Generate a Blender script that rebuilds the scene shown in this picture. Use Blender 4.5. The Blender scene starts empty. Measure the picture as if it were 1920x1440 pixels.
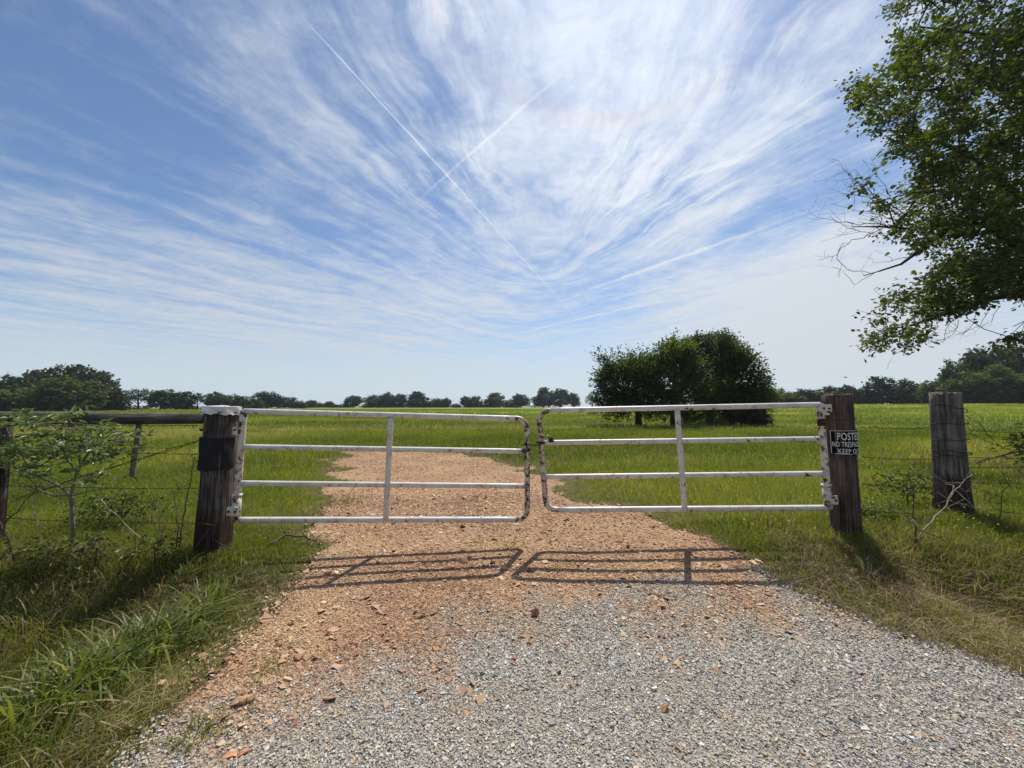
import bpy, math
import numpy as np
from mathutils import Vector, Matrix
R = math.radians
scene = bpy.context.scene
rng = np.random.default_rng(7)

# ---------------------------------------------------------------- camera
CAM_H = 1.5
PITCH = R(3.18)
cam_data = bpy.data.cameras.new('camera')
cam_data.sensor_width = 36.0
cam_data.lens = 36.0 * 720 / 1920
cam_data.clip_start = 0.05
cam_data.clip_end = 12000
cam = bpy.data.objects.new('camera', cam_data)
scene.collection.objects.link(cam)
cam.location = (0, 0, CAM_H)
cam.rotation_euler = (R(90) + PITCH, 0, 0)
scene.camera = cam

# ---------------------------------------------------------------- node helpers
def nd(nt, typ, ins=None, **props):
    n = nt.nodes.new(typ)
    for k, v in props.items():
        setattr(n, k, v)
    for k, v in (ins or {}).items():
        s = n.inputs[k]
        if isinstance(v, bpy.types.NodeSocket):
            nt.links.new(v, s)
        else:
            s.default_value = v
    return n

def mt(nt, op, a, b=None, c=None, clamp=False):
    n = nt.nodes.new('ShaderNodeMath')
    n.operation = op
    n.use_clamp = clamp
    for i, v in enumerate((a, b, c)):
        if v is None:
            continue
        if isinstance(v, bpy.types.NodeSocket):
            nt.links.new(v, n.inputs[i])
        else:
            n.inputs[i].default_value = v
    return n.outputs[0]

def mixc(nt, f, a, b, blend='MIX'):
    n = nt.nodes.new('ShaderNodeMix')
    n.data_type = 'RGBA'
    n.blend_type = blend
    for i, v in ((0, f), (6, a), (7, b)):
        if isinstance(v, bpy.types.NodeSocket):
            nt.links.new(v, n.inputs[i])
        else:
            n.inputs[i].default_value = v if i == 0 else (*v, 1)[:4]
    return n.outputs[2]

def ss(nt, x, lo, hi, a=0.0, b=1.0):
    n = nt.nodes.new('ShaderNodeMapRange')
    n.interpolation_type = 'SMOOTHSTEP'
    for i, v in enumerate((x, lo, hi, a, b)):
        if isinstance(v, bpy.types.NodeSocket):
            nt.links.new(v, n.inputs[i])
        else:
            n.inputs[i].default_value = v
    return n.outputs[0]

def ramp(nt, fac, stops, interp='LINEAR'):
    n = nt.nodes.new('ShaderNodeValToRGB')
    n.color_ramp.interpolation = interp
    cr = n.color_ramp
    while len(cr.elements) < len(stops):
        cr.elements.new(0.5)
    for e, (p, c) in zip(cr.elements, stops):
        e.position = p
        e.color = (*c, 1)[:4] if not isinstance(c, (int, float)) else (c, c, c, 1)
    nt.links.new(fac, n.inputs[0])
    return n.outputs[0]

def noise(nt, vec, scale, detail=4, rough=.55, dist=0.0, dim='3D'):
    n = nd(nt, 'ShaderNodeTexNoise', {'Scale': scale, 'Detail': detail, 'Roughness': rough, 'Distortion': dist}, noise_dimensions=dim)
    if vec is not None:
        nt.links.new(vec, n.inputs['Vector'])
    return n.outputs[0]

def comb(nt, x, y, z=0.0):
    return nd(nt, 'ShaderNodeCombineXYZ', {0: x, 1: y, 2: z}).outputs[0]

# ---------------------------------------------------------------- directions of the photograph
def D(px, py):
    a, b = (px - 960) / 720, (720 - py) / 720
    cp, sp = math.cos(PITCH), math.sin(PITCH)
    return Vector((a, cp - b * sp, sp + b * cp))

def P(px, py, y):
    d = D(px, py)
    return Vector((d.x * y / d.y, y, CAM_H + d.z * y / d.y))

# ---------------------------------------------------------------- sky, sun, exposure
SUN_EL, SUN_AZ = R(58.5), R(20)
SUN = Vector((math.sin(SUN_AZ) * math.cos(SUN_EL), math.cos(SUN_AZ) * math.cos(SUN_EL), math.sin(SUN_EL)))
scene.view_settings.view_transform = 'Standard'
scene.view_settings.look = 'None'
scene.view_settings.exposure = 0.18
scene.view_settings.gamma = 1.0

sun_data = bpy.data.lights.new('sun', 'SUN')
sun_data.energy = 5.0
sun_data.angle = R(0.53)
sun_data.color = (1.0, 0.95, 0.87)
sun = bpy.data.objects.new('sun', sun_data)
scene.collection.objects.link(sun)
sun.rotation_euler = SUN.to_track_quat('Z', 'Y').to_euler()
sun.location = (8, 20, 40)

SKY_STRENGTH = 0.10
def make_world():
    w = bpy.data.worlds.new('World')
    scene.world = w
    w.use_nodes = True
    nt = w.node_tree
    nt.nodes.clear()
    sky = nd(nt, 'ShaderNodeTexSky', sky_type='NISHITA', sun_disc=False, sun_elevation=SUN_EL,
             sun_rotation=SUN_AZ, air_density=1.0, dust_density=0.6, ozone_density=1.6, altitude=100)
    tc = nd(nt, 'ShaderNodeTexCoord').outputs['Generated']
    sep = nd(nt, 'ShaderNodeSeparateXYZ', {0: tc})
    x, y, z = sep.outputs
    zc = mt(nt, 'MAXIMUM', z, 0.05)
    u, v = mt(nt, 'DIVIDE', x, zc), mt(nt, 'DIVIDE', y, zc)       # where the ray meets the cloud layer, in cloud heights
    plan = comb(nt, u, v)
    # the cirrus fans out from a point over the far field and bends away to both sides
    big = noise(nt, plan, 0.5, 2, .45, dim='2D')
    big2 = noise(nt, comb(nt, mt(nt, 'ADD', u, 31.0), v), 0.6, 2, .45, dim='2D')
    fw = noise(nt, plan, 2.2, 3, .5, dim='2D')
    du = mt(nt, 'ADD', mt(nt, 'SUBTRACT', u, .15), mt(nt, 'MULTIPLY_ADD', big, .6, -.3))
    au = mt(nt, 'SQRT', mt(nt, 'MULTIPLY_ADD', du, du, .01))
    vv = mt(nt, 'ADD', v, mt(nt, 'MULTIPLY_ADD', big2, 1.0, -.5))
    w_ = mt(nt, 'MULTIPLY_ADD', au, 1.30, vv)
    fan = mt(nt, 'ARCTAN2', au, mt(nt, 'MAXIMUM', mt(nt, 'SUBTRACT', 3.2, vv), .02))
    arm = mt(nt, 'MULTIPLY_ADD', mt(nt, 'SUBTRACT', w_, 3.2), .40, .656)
    k = ss(nt, w_, 2.8, 3.6)
    th = mt(nt, 'ADD', mt(nt, 'MULTIPLY', arm, k), mt(nt, 'MULTIPLY', fan, mt(nt, 'SUBTRACT', 1.0, k)))
    th = mt(nt, 'ADD', th, mt(nt, 'MULTIPLY_ADD', fw, .09, -.045))
    dv = mt(nt, 'SUBTRACT', vv, 3.2)
    rad = mt(nt, 'ADD', mt(nt, 'MULTIPLY', mt(nt, 'MULTIPLY', au, 1.8), k), mt(nt, 'MULTIPLY', mt(nt, 'MULTIPLY', dv, -1.0), mt(nt, 'SUBTRACT', 1.0, k)))
    st1 = noise(nt, comb(nt, mt(nt, 'MULTIPLY', th, 5.0), mt(nt, 'MULTIPLY', rad, .5), mt(nt, 'MULTIPLY', du, .5)), 1.0, 5, .55, .2)
    st2 = noise(nt, comb(nt, mt(nt, 'MULTIPLY', th, 30.0), mt(nt, 'MULTIPLY', rad, 1.9), mt(nt, 'MULTIPLY', du, 2.5)), 1.0, 8, .70, .2)
    st3 = noise(nt, comb(nt, mt(nt, 'MULTIPLY', th, 12.0), mt(nt, 'MULTIPLY', rad, 2.2), mt(nt, 'MULTIPLY', du, 1.6)), 1.0, 7, .64, .3)
    def blob(px, py, deg):
        d = D(px, py).normalized()
        dp = nd(nt, 'ShaderNodeVectorMath', {0: tc, 1: d}, operation='DOT_PRODUCT').outputs['Value']
        k = 1.0 / (1 - math.cos(R(deg)))
        return mt(nt, 'EXPONENT', mt(nt, 'MULTIPLY', mt(nt, 'SUBTRACT', dp, 1.0), k))
    cov = None
    for px, py, deg, amt in COVER:
        t = mt(nt, 'MULTIPLY', blob(px, py, deg), amt)
        cov = t if cov is None else mt(nt, 'ADD', cov, t)
    # streaky veil
    fib = ss(nt, blob(1080, 250, 26), .1, .8, .26, 1.35)
    fib = mt(nt, 'MULTIPLY', fib, mt(nt, 'MULTIPLY_ADD', blob(1010, 430, 12), -.65, 1.0))
    fib = mt(nt, 'MULTIPLY', fib, ss(nt, z, .12, .50, .40, 1.0))
    st4 = noise(nt, comb(nt, u, v, 3.0), 5.5, 7, .68, .4)
    patch = noise(nt, comb(nt, mt(nt, 'ADD', u, 7.0), v), 1.3, 3, .5, dim='2D')
    fib = mt(nt, 'MULTIPLY', fib, ss(nt, patch, .34, .62, .35, 1.25))
    s = mt(nt, 'ADD', mt(nt, 'MULTIPLY_ADD', st1, 1.0, -.5), mt(nt, 'MULTIPLY', mt(nt, 'SUBTRACT', st2, .5), fib))
    s = mt(nt, 'ADD', s, mt(nt, 'MULTIPLY', mt(nt, 'SUBTRACT', st3, .5), mt(nt, 'MULTIPLY', fib, .85)))
    s = mt(nt, 'ADD', s, mt(nt, 'MULTIPLY_ADD', st4, .75, -.375))
    dens = mt(nt, 'ADD', s, mt(nt, 'MULTIPLY', cov, .27))
    cl = ss(nt, dens, -.30, .56)
    # contrails: straight on the cloud layer
    def trail(p0, p1, wid, amt, fade=.15):
        nonlocal cl
        a, b = D(*p0), D(*p1)
        a, b = Vector((a.x / a.z, a.y / a.z)), Vector((b.x / b.z, b.y / b.z))
        L = (b - a).length
        t = (b - a) / L
        along = mt(nt, 'ADD', mt(nt, 'MULTIPLY', u, t.x), mt(nt, 'MULTIPLY_ADD', v, t.y, -(a.x * t.x + a.y * t.y)))
        across = mt(nt, 'ADD', mt(nt, 'MULTIPLY', u, -t.y), mt(nt, 'MULTIPLY_ADD', v, t.x, (a.x * t.y - a.y * t.x)))
        wob = noise(nt, plan, 7.0, 4, .6, dim='2D')
        across = mt(nt, 'ADD', across, mt(nt, 'MULTIPLY_ADD', wob, wid * 1.6, -wid * .8))
        f = mt(nt, 'SUBTRACT', 1.0, ss(nt, mt(nt, 'ABSOLUTE', across), wid * .25, wid))
        f = mt(nt, 'MULTIPLY', f, ss(nt, along, 0.0, L * fade))
        f = mt(nt, 'MULTIPLY', f, mt(nt, 'SUBTRACT', 1.0, ss(nt, along, L * (1 - fade), L)))
        f = mt(nt, 'MULTIPLY', f, mt(nt, 'MULTIPLY_ADD', wob, amt * .9, amt * .55))
        cl = mt(nt, 'ADD', cl, f, clamp=True)
    for tr in TRAILS:
        trail(*tr)
    cl = mt(nt, 'MULTIPLY', cl, ss(nt, z, .015, .08, .5, 1.0))
    # colours in the sky's own radiance scale
    dsun = nd(nt, 'ShaderNodeVectorMath', {0: tc, 1: SUN}, operation='DOT_PRODUCT').outputs['Value']
    glow = mt(nt, 'POWER', mt(nt, 'MAXIMUM', dsun, 0.0), 5.0)
    hal = mt(nt, 'ABSOLUTE', mt(nt, 'SUBTRACT', mt(nt, 'ARCCOSINE', dsun), R(22.0)))
    halo = mt(nt, 'SUBTRACT', 1.0, ss(nt, hal, R(.2), R(1.5)))
    cb = mt(nt, 'MULTIPLY_ADD', glow, 4.2, 5.9)
    cloud = nd(nt, 'ShaderNodeVectorMath', {0: (0.94, 1.0, 1.075)}, operation='SCALE')
    nt.links.new(cb, cloud.inputs['Scale'])
    cloud = mixc(nt, mt(nt, 'MULTIPLY', halo, mt(nt, 'MULTIPLY', .38, ss(nt, st1, .25, .6))), cloud.outputs[0], (8.6, 7.4, 6.9))
    base = nd(nt, 'ShaderNodeVectorMath', {0: sky.outputs[0], 1: SKY_TINT}, operation='MULTIPLY').outputs[0]
    hz = ss(nt, z, .20, .0)
    base = mixc(nt, mt(nt, 'MULTIPLY', hz, .75), base, (5.0, 6.15, 7.2))
    col = mixc(nt, mt(nt, 'MULTIPLY', cl, .94), base, cloud)
    col = mixc(nt, ss(nt, z, -.02, -.10), col, (1.6, 1.7, 1.2))
    bg = nd(nt, 'ShaderNodeBackground', {'Color': col, 'Strength': SKY_STRENGTH})
    out = nd(nt, 'ShaderNodeOutputWorld', {'Surface': bg.outputs[0]})

SKY_TINT = (0.84, 0.94, 1.04)
# where the cloud is thick (+) and where blue shows (-): direction, spread in degrees, amount
COVER = [(1050, 220, 13, .55), (1230, 300, 11, .5), (1020, 420, 8, .4), (1300, 90, 10, .3), (880, 60, 8, .2),
         (1480, 190, 6, .45), (1330, 330, 6, .3), (620, 190, 8, .35), (520, 90, 6, .2), (490, 370, 4, .35), (640, 400, 4, .1),
         (150, 470, 11, .4), (420, 560, 11, .65), (700, 600, 12, .75), (150, 640, 10, .35), (950, 690, 14, .55),
         (1350, 660, 14, 1.15), (1560, 540, 10, 1.1), (1250, 580, 6, .25), (1700, 640, 14, 1.1),
         (330, 230, 12, -.85), (80, 200, 12, -.6), (840, 150, 5, -.3), (600, 330, 5, -.25), (680, 455, 6, -.75), (560, 440, 4, -.4), (850, 450, 4, -.25),
         (1440, 400, 6, -.5), (1640, 230, 8, -.35), (1150, 560, 4, -.5), (1060, 590, 3, -.3), (980, 640, 4, -.3), (1570, 330, 6, -.4), (1010, 350, 2.5, -.3),
         (300, 570, 3, -.25), (230, 650, 4, -.2)]
TRAILS = [((535, -4), (1085, 600), .0042, .50, .05), ((1105, 92), (765, 392), .010, .24, .3), ((925, 636), (1260, 558), .04, .55, .35),
          ((1050, 562), (1580, 375), .04, .45, .35), ((1210, 362), (1500, 255), .03, .25, .4)]
make_world()

# ---------------------------------------------------------------- terrain shape
def sm(x, a, b):
    t = np.clip((np.asarray(x, float) - a) / (b - a), 0, 1)
    return t * t * (3 - 2 * t)

def H(x, y):
    x, y = np.asarray(x, float), np.asarray(y, float)
    d = np.hypot(x, y)
    az = x / np.maximum(y, 1.0)
    far = sm(d, 35, 110) * (.12 + 1.45 * sm(az, .35, .85)) + .12 * sm(d, 100, 230) * (1 - sm(az, .35, .85))
    far = far - np.maximum(d - 270, 0) * .012
    near = .09 * sm(x, .3, 3.0) * sm(y, 2.6, 4.2) * (1 - sm(y, 12, 30))
    ditchL = -.24 * sm(-x, 2.0, 3.1) * sm(y, .9, 1.8) * (1 - sm(y, 3.0, 3.75))
    ditchR = -.30 * sm(x, 2.85, 3.9) * sm(y, 1.7, 2.5) * (1 - sm(y, 3.3, 4.0))
    off = 1 - (1 - sm(-x, 2.2, 4.5)) * (1 - sm(x, 2.6, 4.0)) * (1 - sm(y, 5, 14))
    ripple = .022 * np.sin(1.7 * x + .6 * np.sin(1.1 * y)) * np.sin(1.3 * y + .9) + .012 * np.sin(4.1 * x + 2 * y) * np.sin(3.7 * y - x)
    roll = .05 * np.sin(.21 * x + 1) * np.sin(.17 * y) * sm(d, 8, 25)
    return far + near + ditchL + ditchR + ripple * (.25 + .75 * off) * (1 - sm(d, 40, 80)) + roll

def h1(x, y):
    return float(H(x, y))

def G(px, py):
    """point of the terrain seen at a pixel"""
    d = D(px, py)
    t = CAM_H / max(1e-4, -d.z)
    for _ in range(30):
        t = t * .5 + .5 * (CAM_H - h1(d.x * t, d.y * t)) / max(1e-4, -d.z)
    return Vector((d.x * t, d.y * t, CAM_H + d.z * t))

# outline of the driveway and the road it leaves, in metres
DRIVE = np.array([(-5.3, 12.4), (-4.2, 9.2), (-3.45, 7.6), (-2.75, 6.0), (-2.3, 4.6), (-2.05, 3.7), (-1.85, 3.15), (-1.72, 2.6), (-1.6, 2.0),
                  (-1.5, 1.5), (-1.75, 1.0), (-2.6, .55), (-4.5, .2), (-14, -.1), (-14, -9), (16, -9), (16, 1.0), (9, 1.25), (5, 1.5), (3.4, 1.85), (2.88, 2.2),
                  (2.58, 2.55), (2.4, 2.95), (2.2, 3.35), (2.08, 4.0), (1.95, 4.8), (1.6, 5.4), (1.15, 5.9), (.9, 6.8), (.45, 8.6), (-.5, 10.6), (-1.3, 12.2), (-3.2, 12.9)])

def sdf(x, y, poly=DRIVE):
    x, y = np.ravel(np.asarray(x, float)), np.ravel(np.asarray(y, float))
    d2 = np.full(x.shape, 1e9)
    ins = np.zeros(x.shape, bool)
    n = len(poly)
    for i in range(n):
        ax, ay = poly[i]
        bx, by = poly[(i + 1) % n]
        ex, ey = bx - ax, by - ay
        t = np.clip(((x - ax) * ex + (y - ay) * ey) / (ex * ex + ey * ey), 0, 1)
        d2 = np.minimum(d2, (x - ax - t * ex) ** 2 + (y - ay - t * ey) ** 2)
        c = ((ay > y) != (by > y)) & (x < (bx - ax) * (y - ay) / ((by - ay) + 1e-12) + ax)
        ins ^= c
    return np.where(ins, -1, 1) * np.sqrt(d2)

_perm = np.random.default_rng(3).random((64, 64))
def vnoise(x, y):
    xi, yi = np.floor(x).astype(int), np.floor(y).astype(int)
    fx, fy = x - xi, y - yi
    fx, fy = fx * fx * (3 - 2 * fx), fy * fy * (3 - 2 * fy)
    g = lambda a, b: _perm[a % 64, b % 64]
    return (g(xi, yi) * (1 - fx) + g(xi + 1, yi) * fx) * (1 - fy) + (g(xi, yi + 1) * (1 - fx) + g(xi + 1, yi + 1) * fx) * fy

def fbm(x, y, o=4):
    s, a, t = 0, .5, 0
    for i in range(o):
        s = s + a * vnoise(x * 2 ** i + 17 * i, y * 2 ** i + 5 * i)
        t += a
        a *= .55
    return s / t

def edge(x, y):
    """signed distance to the ragged driveway edge, negative on the drive"""
    x, y = np.ravel(np.asarray(x, float)), np.ravel(np.asarray(y, float))
    amp = .28 + .075 * np.clip(y - 3, 0, 10)
    return sdf(x, y) + (fbm(x * 1.3, y * 1.3, 6) - .5) * 2.2 * amp

GREYLINE = np.array([(-14, .4), (-1.9, 1.25), (-1.5, 1.75), (-1.15, 2.02), (-.7, 2.35), (-.35, 2.55), (.15, 2.85), (.65, 3.12), (1.4, 3.3), (2.1, 3.42), (4, 2.9), (16, 2.5)])
def grey(x, y):
    """1 where the drive is grey crushed stone, 0 where it is red"""
    x, y = np.asarray(x, float), np.asarray(y, float)
    yl = np.interp(x, GREYLINE[:, 0], GREYLINE[:, 1])
    return sm(yl - y + (fbm(x * 2.2 + 9, y * 2.2) - .5) * 1.8, -.5, .95)

# ---------------------------------------------------------------- mesh builder
class MB:
    def __init__(s):
        s.v, s.f, s.r, s.c, s.n = [], [], [], [], 0
    def add(s, v, f, rnd=None, col=None):
        v = np.asarray(v, float).reshape(-1, 3)
        for ff in (f if isinstance(f, list) and len(f) and isinstance(f[0], np.ndarray) else [np.asarray(f)]):
            s.f.append(ff + s.n)
        s.v.append(v)
        s.r.append(np.broadcast_to(np.asarray(.5 if rnd is None else rnd, float), (len(v),)))
        if col is not None:
            s.c.append(np.broadcast_to(col, (len(v), 3)))
        s.n += len(v)
    def tube(s, pts, rad, seg=6, cap=True, rnd=None):
        pts = np.array([tuple(p) for p in pts], float)
        n = len(pts)
        rad = np.broadcast_to(np.asarray(rad, float), (n,))
        tan = np.gradient(pts, axis=0)
        tan /= np.linalg.norm(tan, axis=1, keepdims=True) + 1e-12
        ref = np.array([0, 0, 1.0]) if abs(tan[0, 2]) < .9 else np.array([1.0, 0, 0])
        U = np.cross(tan[0], ref); U /= np.linalg.norm(U)
        rings = []
        ang = np.linspace(0, 2 * math.pi, seg, endpoint=False)
        for i in range(n):
            U = U - tan[i] * np.dot(U, tan[i]); U /= np.linalg.norm(U) + 1e-12
            W = np.cross(tan[i], U)
            rings.append(pts[i] + rad[i] * (np.cos(ang)[:, None] * U + np.sin(ang)[:, None] * W))
        v = np.concatenate(rings)
        i = np.arange(n - 1)[:, None] * seg
        j = np.arange(seg)[None, :]
        k = (j + 1) % seg
        f = np.stack([i + j, i + k, i + seg + k, i + seg + j], -1).reshape(-1, 4)
        fs = [f]
        if cap:
            v = np.concatenate([v, pts[[0, -1]]])
            a, b = n * seg, n * seg + 1
            jj = np.arange(seg)
            fs.append(np.stack([jj, np.full(seg, a), (jj + 1) % seg], -1))
            o = (n - 1) * seg
            fs.append(np.stack([o + jj, o + (jj + 1) % seg, np.full(seg, b)], -1))
        s.add(v, fs, rnd)
    def box(s, c, size, rot=None):
        q = np.array([(x, y, z) for x in (-.5, .5) for y in (-.5, .5) for z in (-.5, .5)]) * np.array(size)
        if rot is not None:
            q = q @ np.array(rot).T
        s.add(q + np.array(tuple(c)), np.array([(0, 1, 3, 2), (4, 6, 7, 5), (0, 4, 5, 1), (2, 3, 7, 6), (0, 2, 6, 4), (1, 5, 7, 3)]))
    def build(s, name, mat, parent=None, origin=(0, 0, 0), smooth=False, props=None):
        me = bpy.data.meshes.new(name)
        v = np.concatenate(s.v) - np.array(tuple(origin))
        me.vertices.add(len(v))
        me.vertices.foreach_set('co', v.astype(np.float32).ravel())
        cnt = np.concatenate([np.full(len(f), f.shape[1]) for f in s.f])
        idx = np.concatenate([f.ravel() for f in s.f])
        me.loops.add(len(idx))
        me.loops.foreach_set('vertex_index', idx.astype(np.int32))
        me.polygons.add(len(cnt))
        me.polygons.foreach_set('loop_start', np.concatenate([[0], np.cumsum(cnt)[:-1]]).astype(np.int32))
        if smooth:
            me.polygons.foreach_set('use_smooth', np.ones(len(cnt), bool))
        else:
            me.polygons.foreach_set('use_smooth', np.zeros(len(cnt), bool))
        me.update(calc_edges=True)
        a = me.attributes.new('rnd', 'FLOAT', 'POINT')
        a.data.foreach_set('value', np.concatenate(s.r).astype(np.float32))
        if s.c:
            c = np.concatenate(s.c)
            a = me.attributes.new('col', 'FLOAT_COLOR', 'POINT')
            a.data.foreach_set('color', np.concatenate([c, np.ones((len(c), 1))], 1).astype(np.float32).ravel())
        if mat:
            me.materials.append(mat)
        o = bpy.data.objects.new(name, me)
        scene.collection.objects.link(o)
        if parent is not None:
            o.parent = parent
        else:
            o.location = tuple(origin)
        for k_, v_ in (props or {}).items():
            o[k_] = v_
        return o

def thing(name, label, cat, loc, group=None):
    o = bpy.data.objects.new(name, None)
    o.empty_display_size = .1
    scene.collection.objects.link(o)
    o.location = tuple(loc)
    return tag(o, label, cat, group)

def tag(o, label, cat, group=None):
    o['label'], o['category'] = label, cat
    if group:
        o['group'] = group
    return o

# ---------------------------------------------------------------- materials
def new_mat(name):
    m = bpy.data.materials.new(name)
    m.use_nodes = True
    nt = m.node_tree
    nt.nodes.clear()
    return m, nt

def finish(nt, shader, bump=None):
    nd(nt, 'ShaderNodeOutputMaterial', {'Surface': shader})

def principled(nt, col, rough=.8, metal=0.0, bump=None, strength=.5, dist=.01, spec=.3):
    ins = {'Base Color': col if isinstance(col, bpy.types.NodeSocket) else (*col, 1), 'Roughness': rough, 'Metallic': metal, 'Specular IOR Level': spec}
    if bump is not None:
        ins['Normal'] = nd(nt, 'ShaderNodeBump', {'Height': bump, 'Strength': strength, 'Distance': dist}).outputs[0]
    return nd(nt, 'ShaderNodeBsdfPrincipled', ins).outputs[0]

def attr(nt, name, what='Fac'):
    return nd(nt, 'ShaderNodeAttribute', attribute_name=name).outputs[what]

def leaf_mat(name, stops, trans=.45, gloss=.04, warm=(1.25, 1.3, .6), rough=.45):
    m, nt = new_mat(name)
    c = ramp(nt, attr(nt, 'rnd'), stops)
    tcol = nd(nt, 'ShaderNodeVectorMath', {0: c, 1: warm}, operation='MULTIPLY').outputs[0]
    d = nd(nt, 'ShaderNodeBsdfDiffuse', {'Color': c}).outputs[0]
    t = nd(nt, 'ShaderNodeBsdfTranslucent', {'Color': tcol}).outputs[0]
    s = nd(nt, 'ShaderNodeMixShader', {0: trans, 1: d, 2: t}).outputs[0]
    g = nd(nt, 'ShaderNodeBsdfGlossy', {'Color': (1, 1, 1, 1), 'Roughness': rough}).outputs[0]
    s = nd(nt, 'ShaderNodeMixShader', {0: gloss, 1: s, 2: g}).outputs[0]
    finish(nt, s)
    return m

def col_mat(name, rough=.9, spec=.2):
    m, nt = new_mat(name)
    finish(nt, principled(nt, attr(nt, 'col', 'Color'), rough, spec=spec))
    return m

def wood_mat(name, dark, mid, light, grain=9.0, foot=None, lying=False):
    m, nt = new_mat(name)
    tc = nd(nt, 'ShaderNodeTexCoord').outputs['Object']
    mp = nd(nt, 'ShaderNodeMapping', {'Vector': tc, 'Scale': (grain * .055, grain, grain) if lying else (grain, grain, grain * .055)}).outputs[0]
    n1 = noise(nt, mp, 4.0, 8, .7, .4)
    n2 = noise(nt, tc, 3.0, 5, .6, .3)
    f = mt(nt, 'ADD', mt(nt, 'MULTIPLY', n1, .75), mt(nt, 'MULTIPLY', n2, .35))
    c = ramp(nt, f, [(.40, dark), (.54, mid), (.68, light)])
    if foot:
        zz = nd(nt, 'ShaderNodeSeparateXYZ', {0: tc}).outputs[2]
        zz = mt(nt, 'ADD', zz, mt(nt, 'MULTIPLY_ADD', n1, .5, -.25))
        c = mixc(nt, ss(nt, zz, foot[0] - .07, foot[0] + .07, .85, 0), c, ramp(nt, f, [(.40, tuple(x * .3 for x in foot[1])), (.56, foot[1]), (.74, tuple(x * 2.2 for x in foot[1]))]))
    n3 = noise(nt, nd(nt, 'ShaderNodeMapping', {'Vector': tc, 'Scale': (grain * .05, grain * 2.2, grain * 2.2) if lying else (grain * 2.2, grain * 2.2, grain * .05)}).outputs[0], 4.0, 3, .5)
    crack = ss(nt, n3, .66, .72)
    c = mixc(nt, crack, c, tuple(x * .25 for x in dark))
    finish(nt, principled(nt, c, .9, bump=mt(nt, 'SUBTRACT', f, crack), strength=.7, dist=.012, spec=.15))
    return m

def rust_mat(name, amount, paint=(.66, .64, .60)):
    m, nt = new_mat(name)
    tc = nd(nt, 'ShaderNodeTexCoord').outputs['Object']
    n1 = noise(nt, tc, 17.0, 7, .68, .4)
    n2 = noise(nt, tc, 75.0, 4, .6)
    geo = nd(nt, 'ShaderNodeNewGeometry')
    nz = nd(nt, 'ShaderNodeSeparateXYZ', {0: geo.outputs['Normal']}).outputs[2]
    f = mt(nt, 'ADD', n1, mt(nt, 'MULTIPLY_ADD', n2, .28, -.14))
    f = mt(nt, 'ADD', f, mt(nt, 'MULTIPLY', nz, -.035))
    rust = ss(nt, f, .70 - amount, .73 - amount)
    stain = ss(nt, f, .55 - amount, .74 - amount)
    dirt = noise(nt, tc, 5.0, 5, .6)
    pc = mixc(nt, ss(nt, dirt, .42, .75), paint, (.50, .46, .40))
    pc = mixc(nt, mt(nt, 'MULTIPLY', stain, .7), pc, (.40, .22, .11))
    rc = ramp(nt, n2, [(.3, (.022, .012, .010)), (.5, (.06, .026, .016)), (.72, (.17, .065, .03))])
    c = mixc(nt, rust, pc, rc)
    finish(nt, principled(nt, c, mt(nt, 'MULTIPLY_ADD', rust, .4, .42), bump=mt(nt, 'MULTIPLY', rust, -1.0), strength=.5, dist=.004, spec=.4))
    return m

def flat_mat(name, col, rough=.7, metal=0.0, var=.25, scale=12.0, spec=.3):
    m, nt = new_mat(name)
    tc = nd(nt, 'ShaderNodeTexCoord').outputs['Object']
    n1 = noise(nt, tc, scale, 6, .65)
    c = mixc(nt, ss(nt, n1, .3, .7), tuple(x * (1 - var) for x in col), tuple(min(1, x * (1 + var)) for x in col))
    finish(nt, principled(nt, c, rough, metal, n1, .35, .006, spec))
    return m

# ---------------------------------------------------------------- ground, field and driveway
def grid(xs, ys, zf):
    X, Y = np.meshgrid(xs, ys)
    Z = zf(X, Y)
    v = np.stack([X, Y, Z], -1).reshape(-1, 3)
    nx, ny = len(xs), len(ys)
    i = np.arange(ny - 1)[:, None] * nx + np.arange(nx - 1)[None, :]
    return v, np.stack([i, i + 1, i + nx + 1, i + nx], -1).reshape(-1, 4)

def spaced(lo, hi, step, growth, far):
    a = list(np.arange(lo, hi + 1e-6, step))
    s = step
    while a[-1] < far:
        s *= growth
        a.append(a[-1] + s)
    return a

def ground_mat():
    m, nt = new_mat('field_soil_and_grass')
    pos = nd(nt, 'ShaderNodeNewGeometry').outputs['Position']
    n1 = noise(nt, pos, .35, 6, .62)
    n2 = noise(nt, pos, 3.5, 6, .65)
    n3 = noise(nt, pos, 38.0, 4, .6)
    far = ramp(nt, mt(nt, 'ADD', mt(nt, 'MULTIPLY', n1, .6), mt(nt, 'MULTIPLY', n2, .4)),
               [(.34, (.11, .155, .022)), (.5, (.165, .21, .03)), (.62, (.215, .24, .045)), (.72, (.28, .26, .09))])
    near = ramp(nt, mt(nt, 'ADD', mt(nt, 'MULTIPLY', n2, .5), mt(nt, 'MULTIPLY', n3, .5)),
                [(.36, (.035, .026, .015)), (.48, (.085, .068, .032)), (.58, (.11, .115, .032)), (.70, (.24, .18, .11))])
    dist = nd(nt, 'ShaderNodeVectorMath', {0: pos}, operation='LENGTH').outputs['Value']
    c = mixc(nt, ss(nt, dist, 18, 70), near, far)
    finish(nt, principled(nt, c, .95, bump=mt(nt, 'ADD', n2, n3), strength=.6, dist=.05, spec=.1))
    return m

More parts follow.
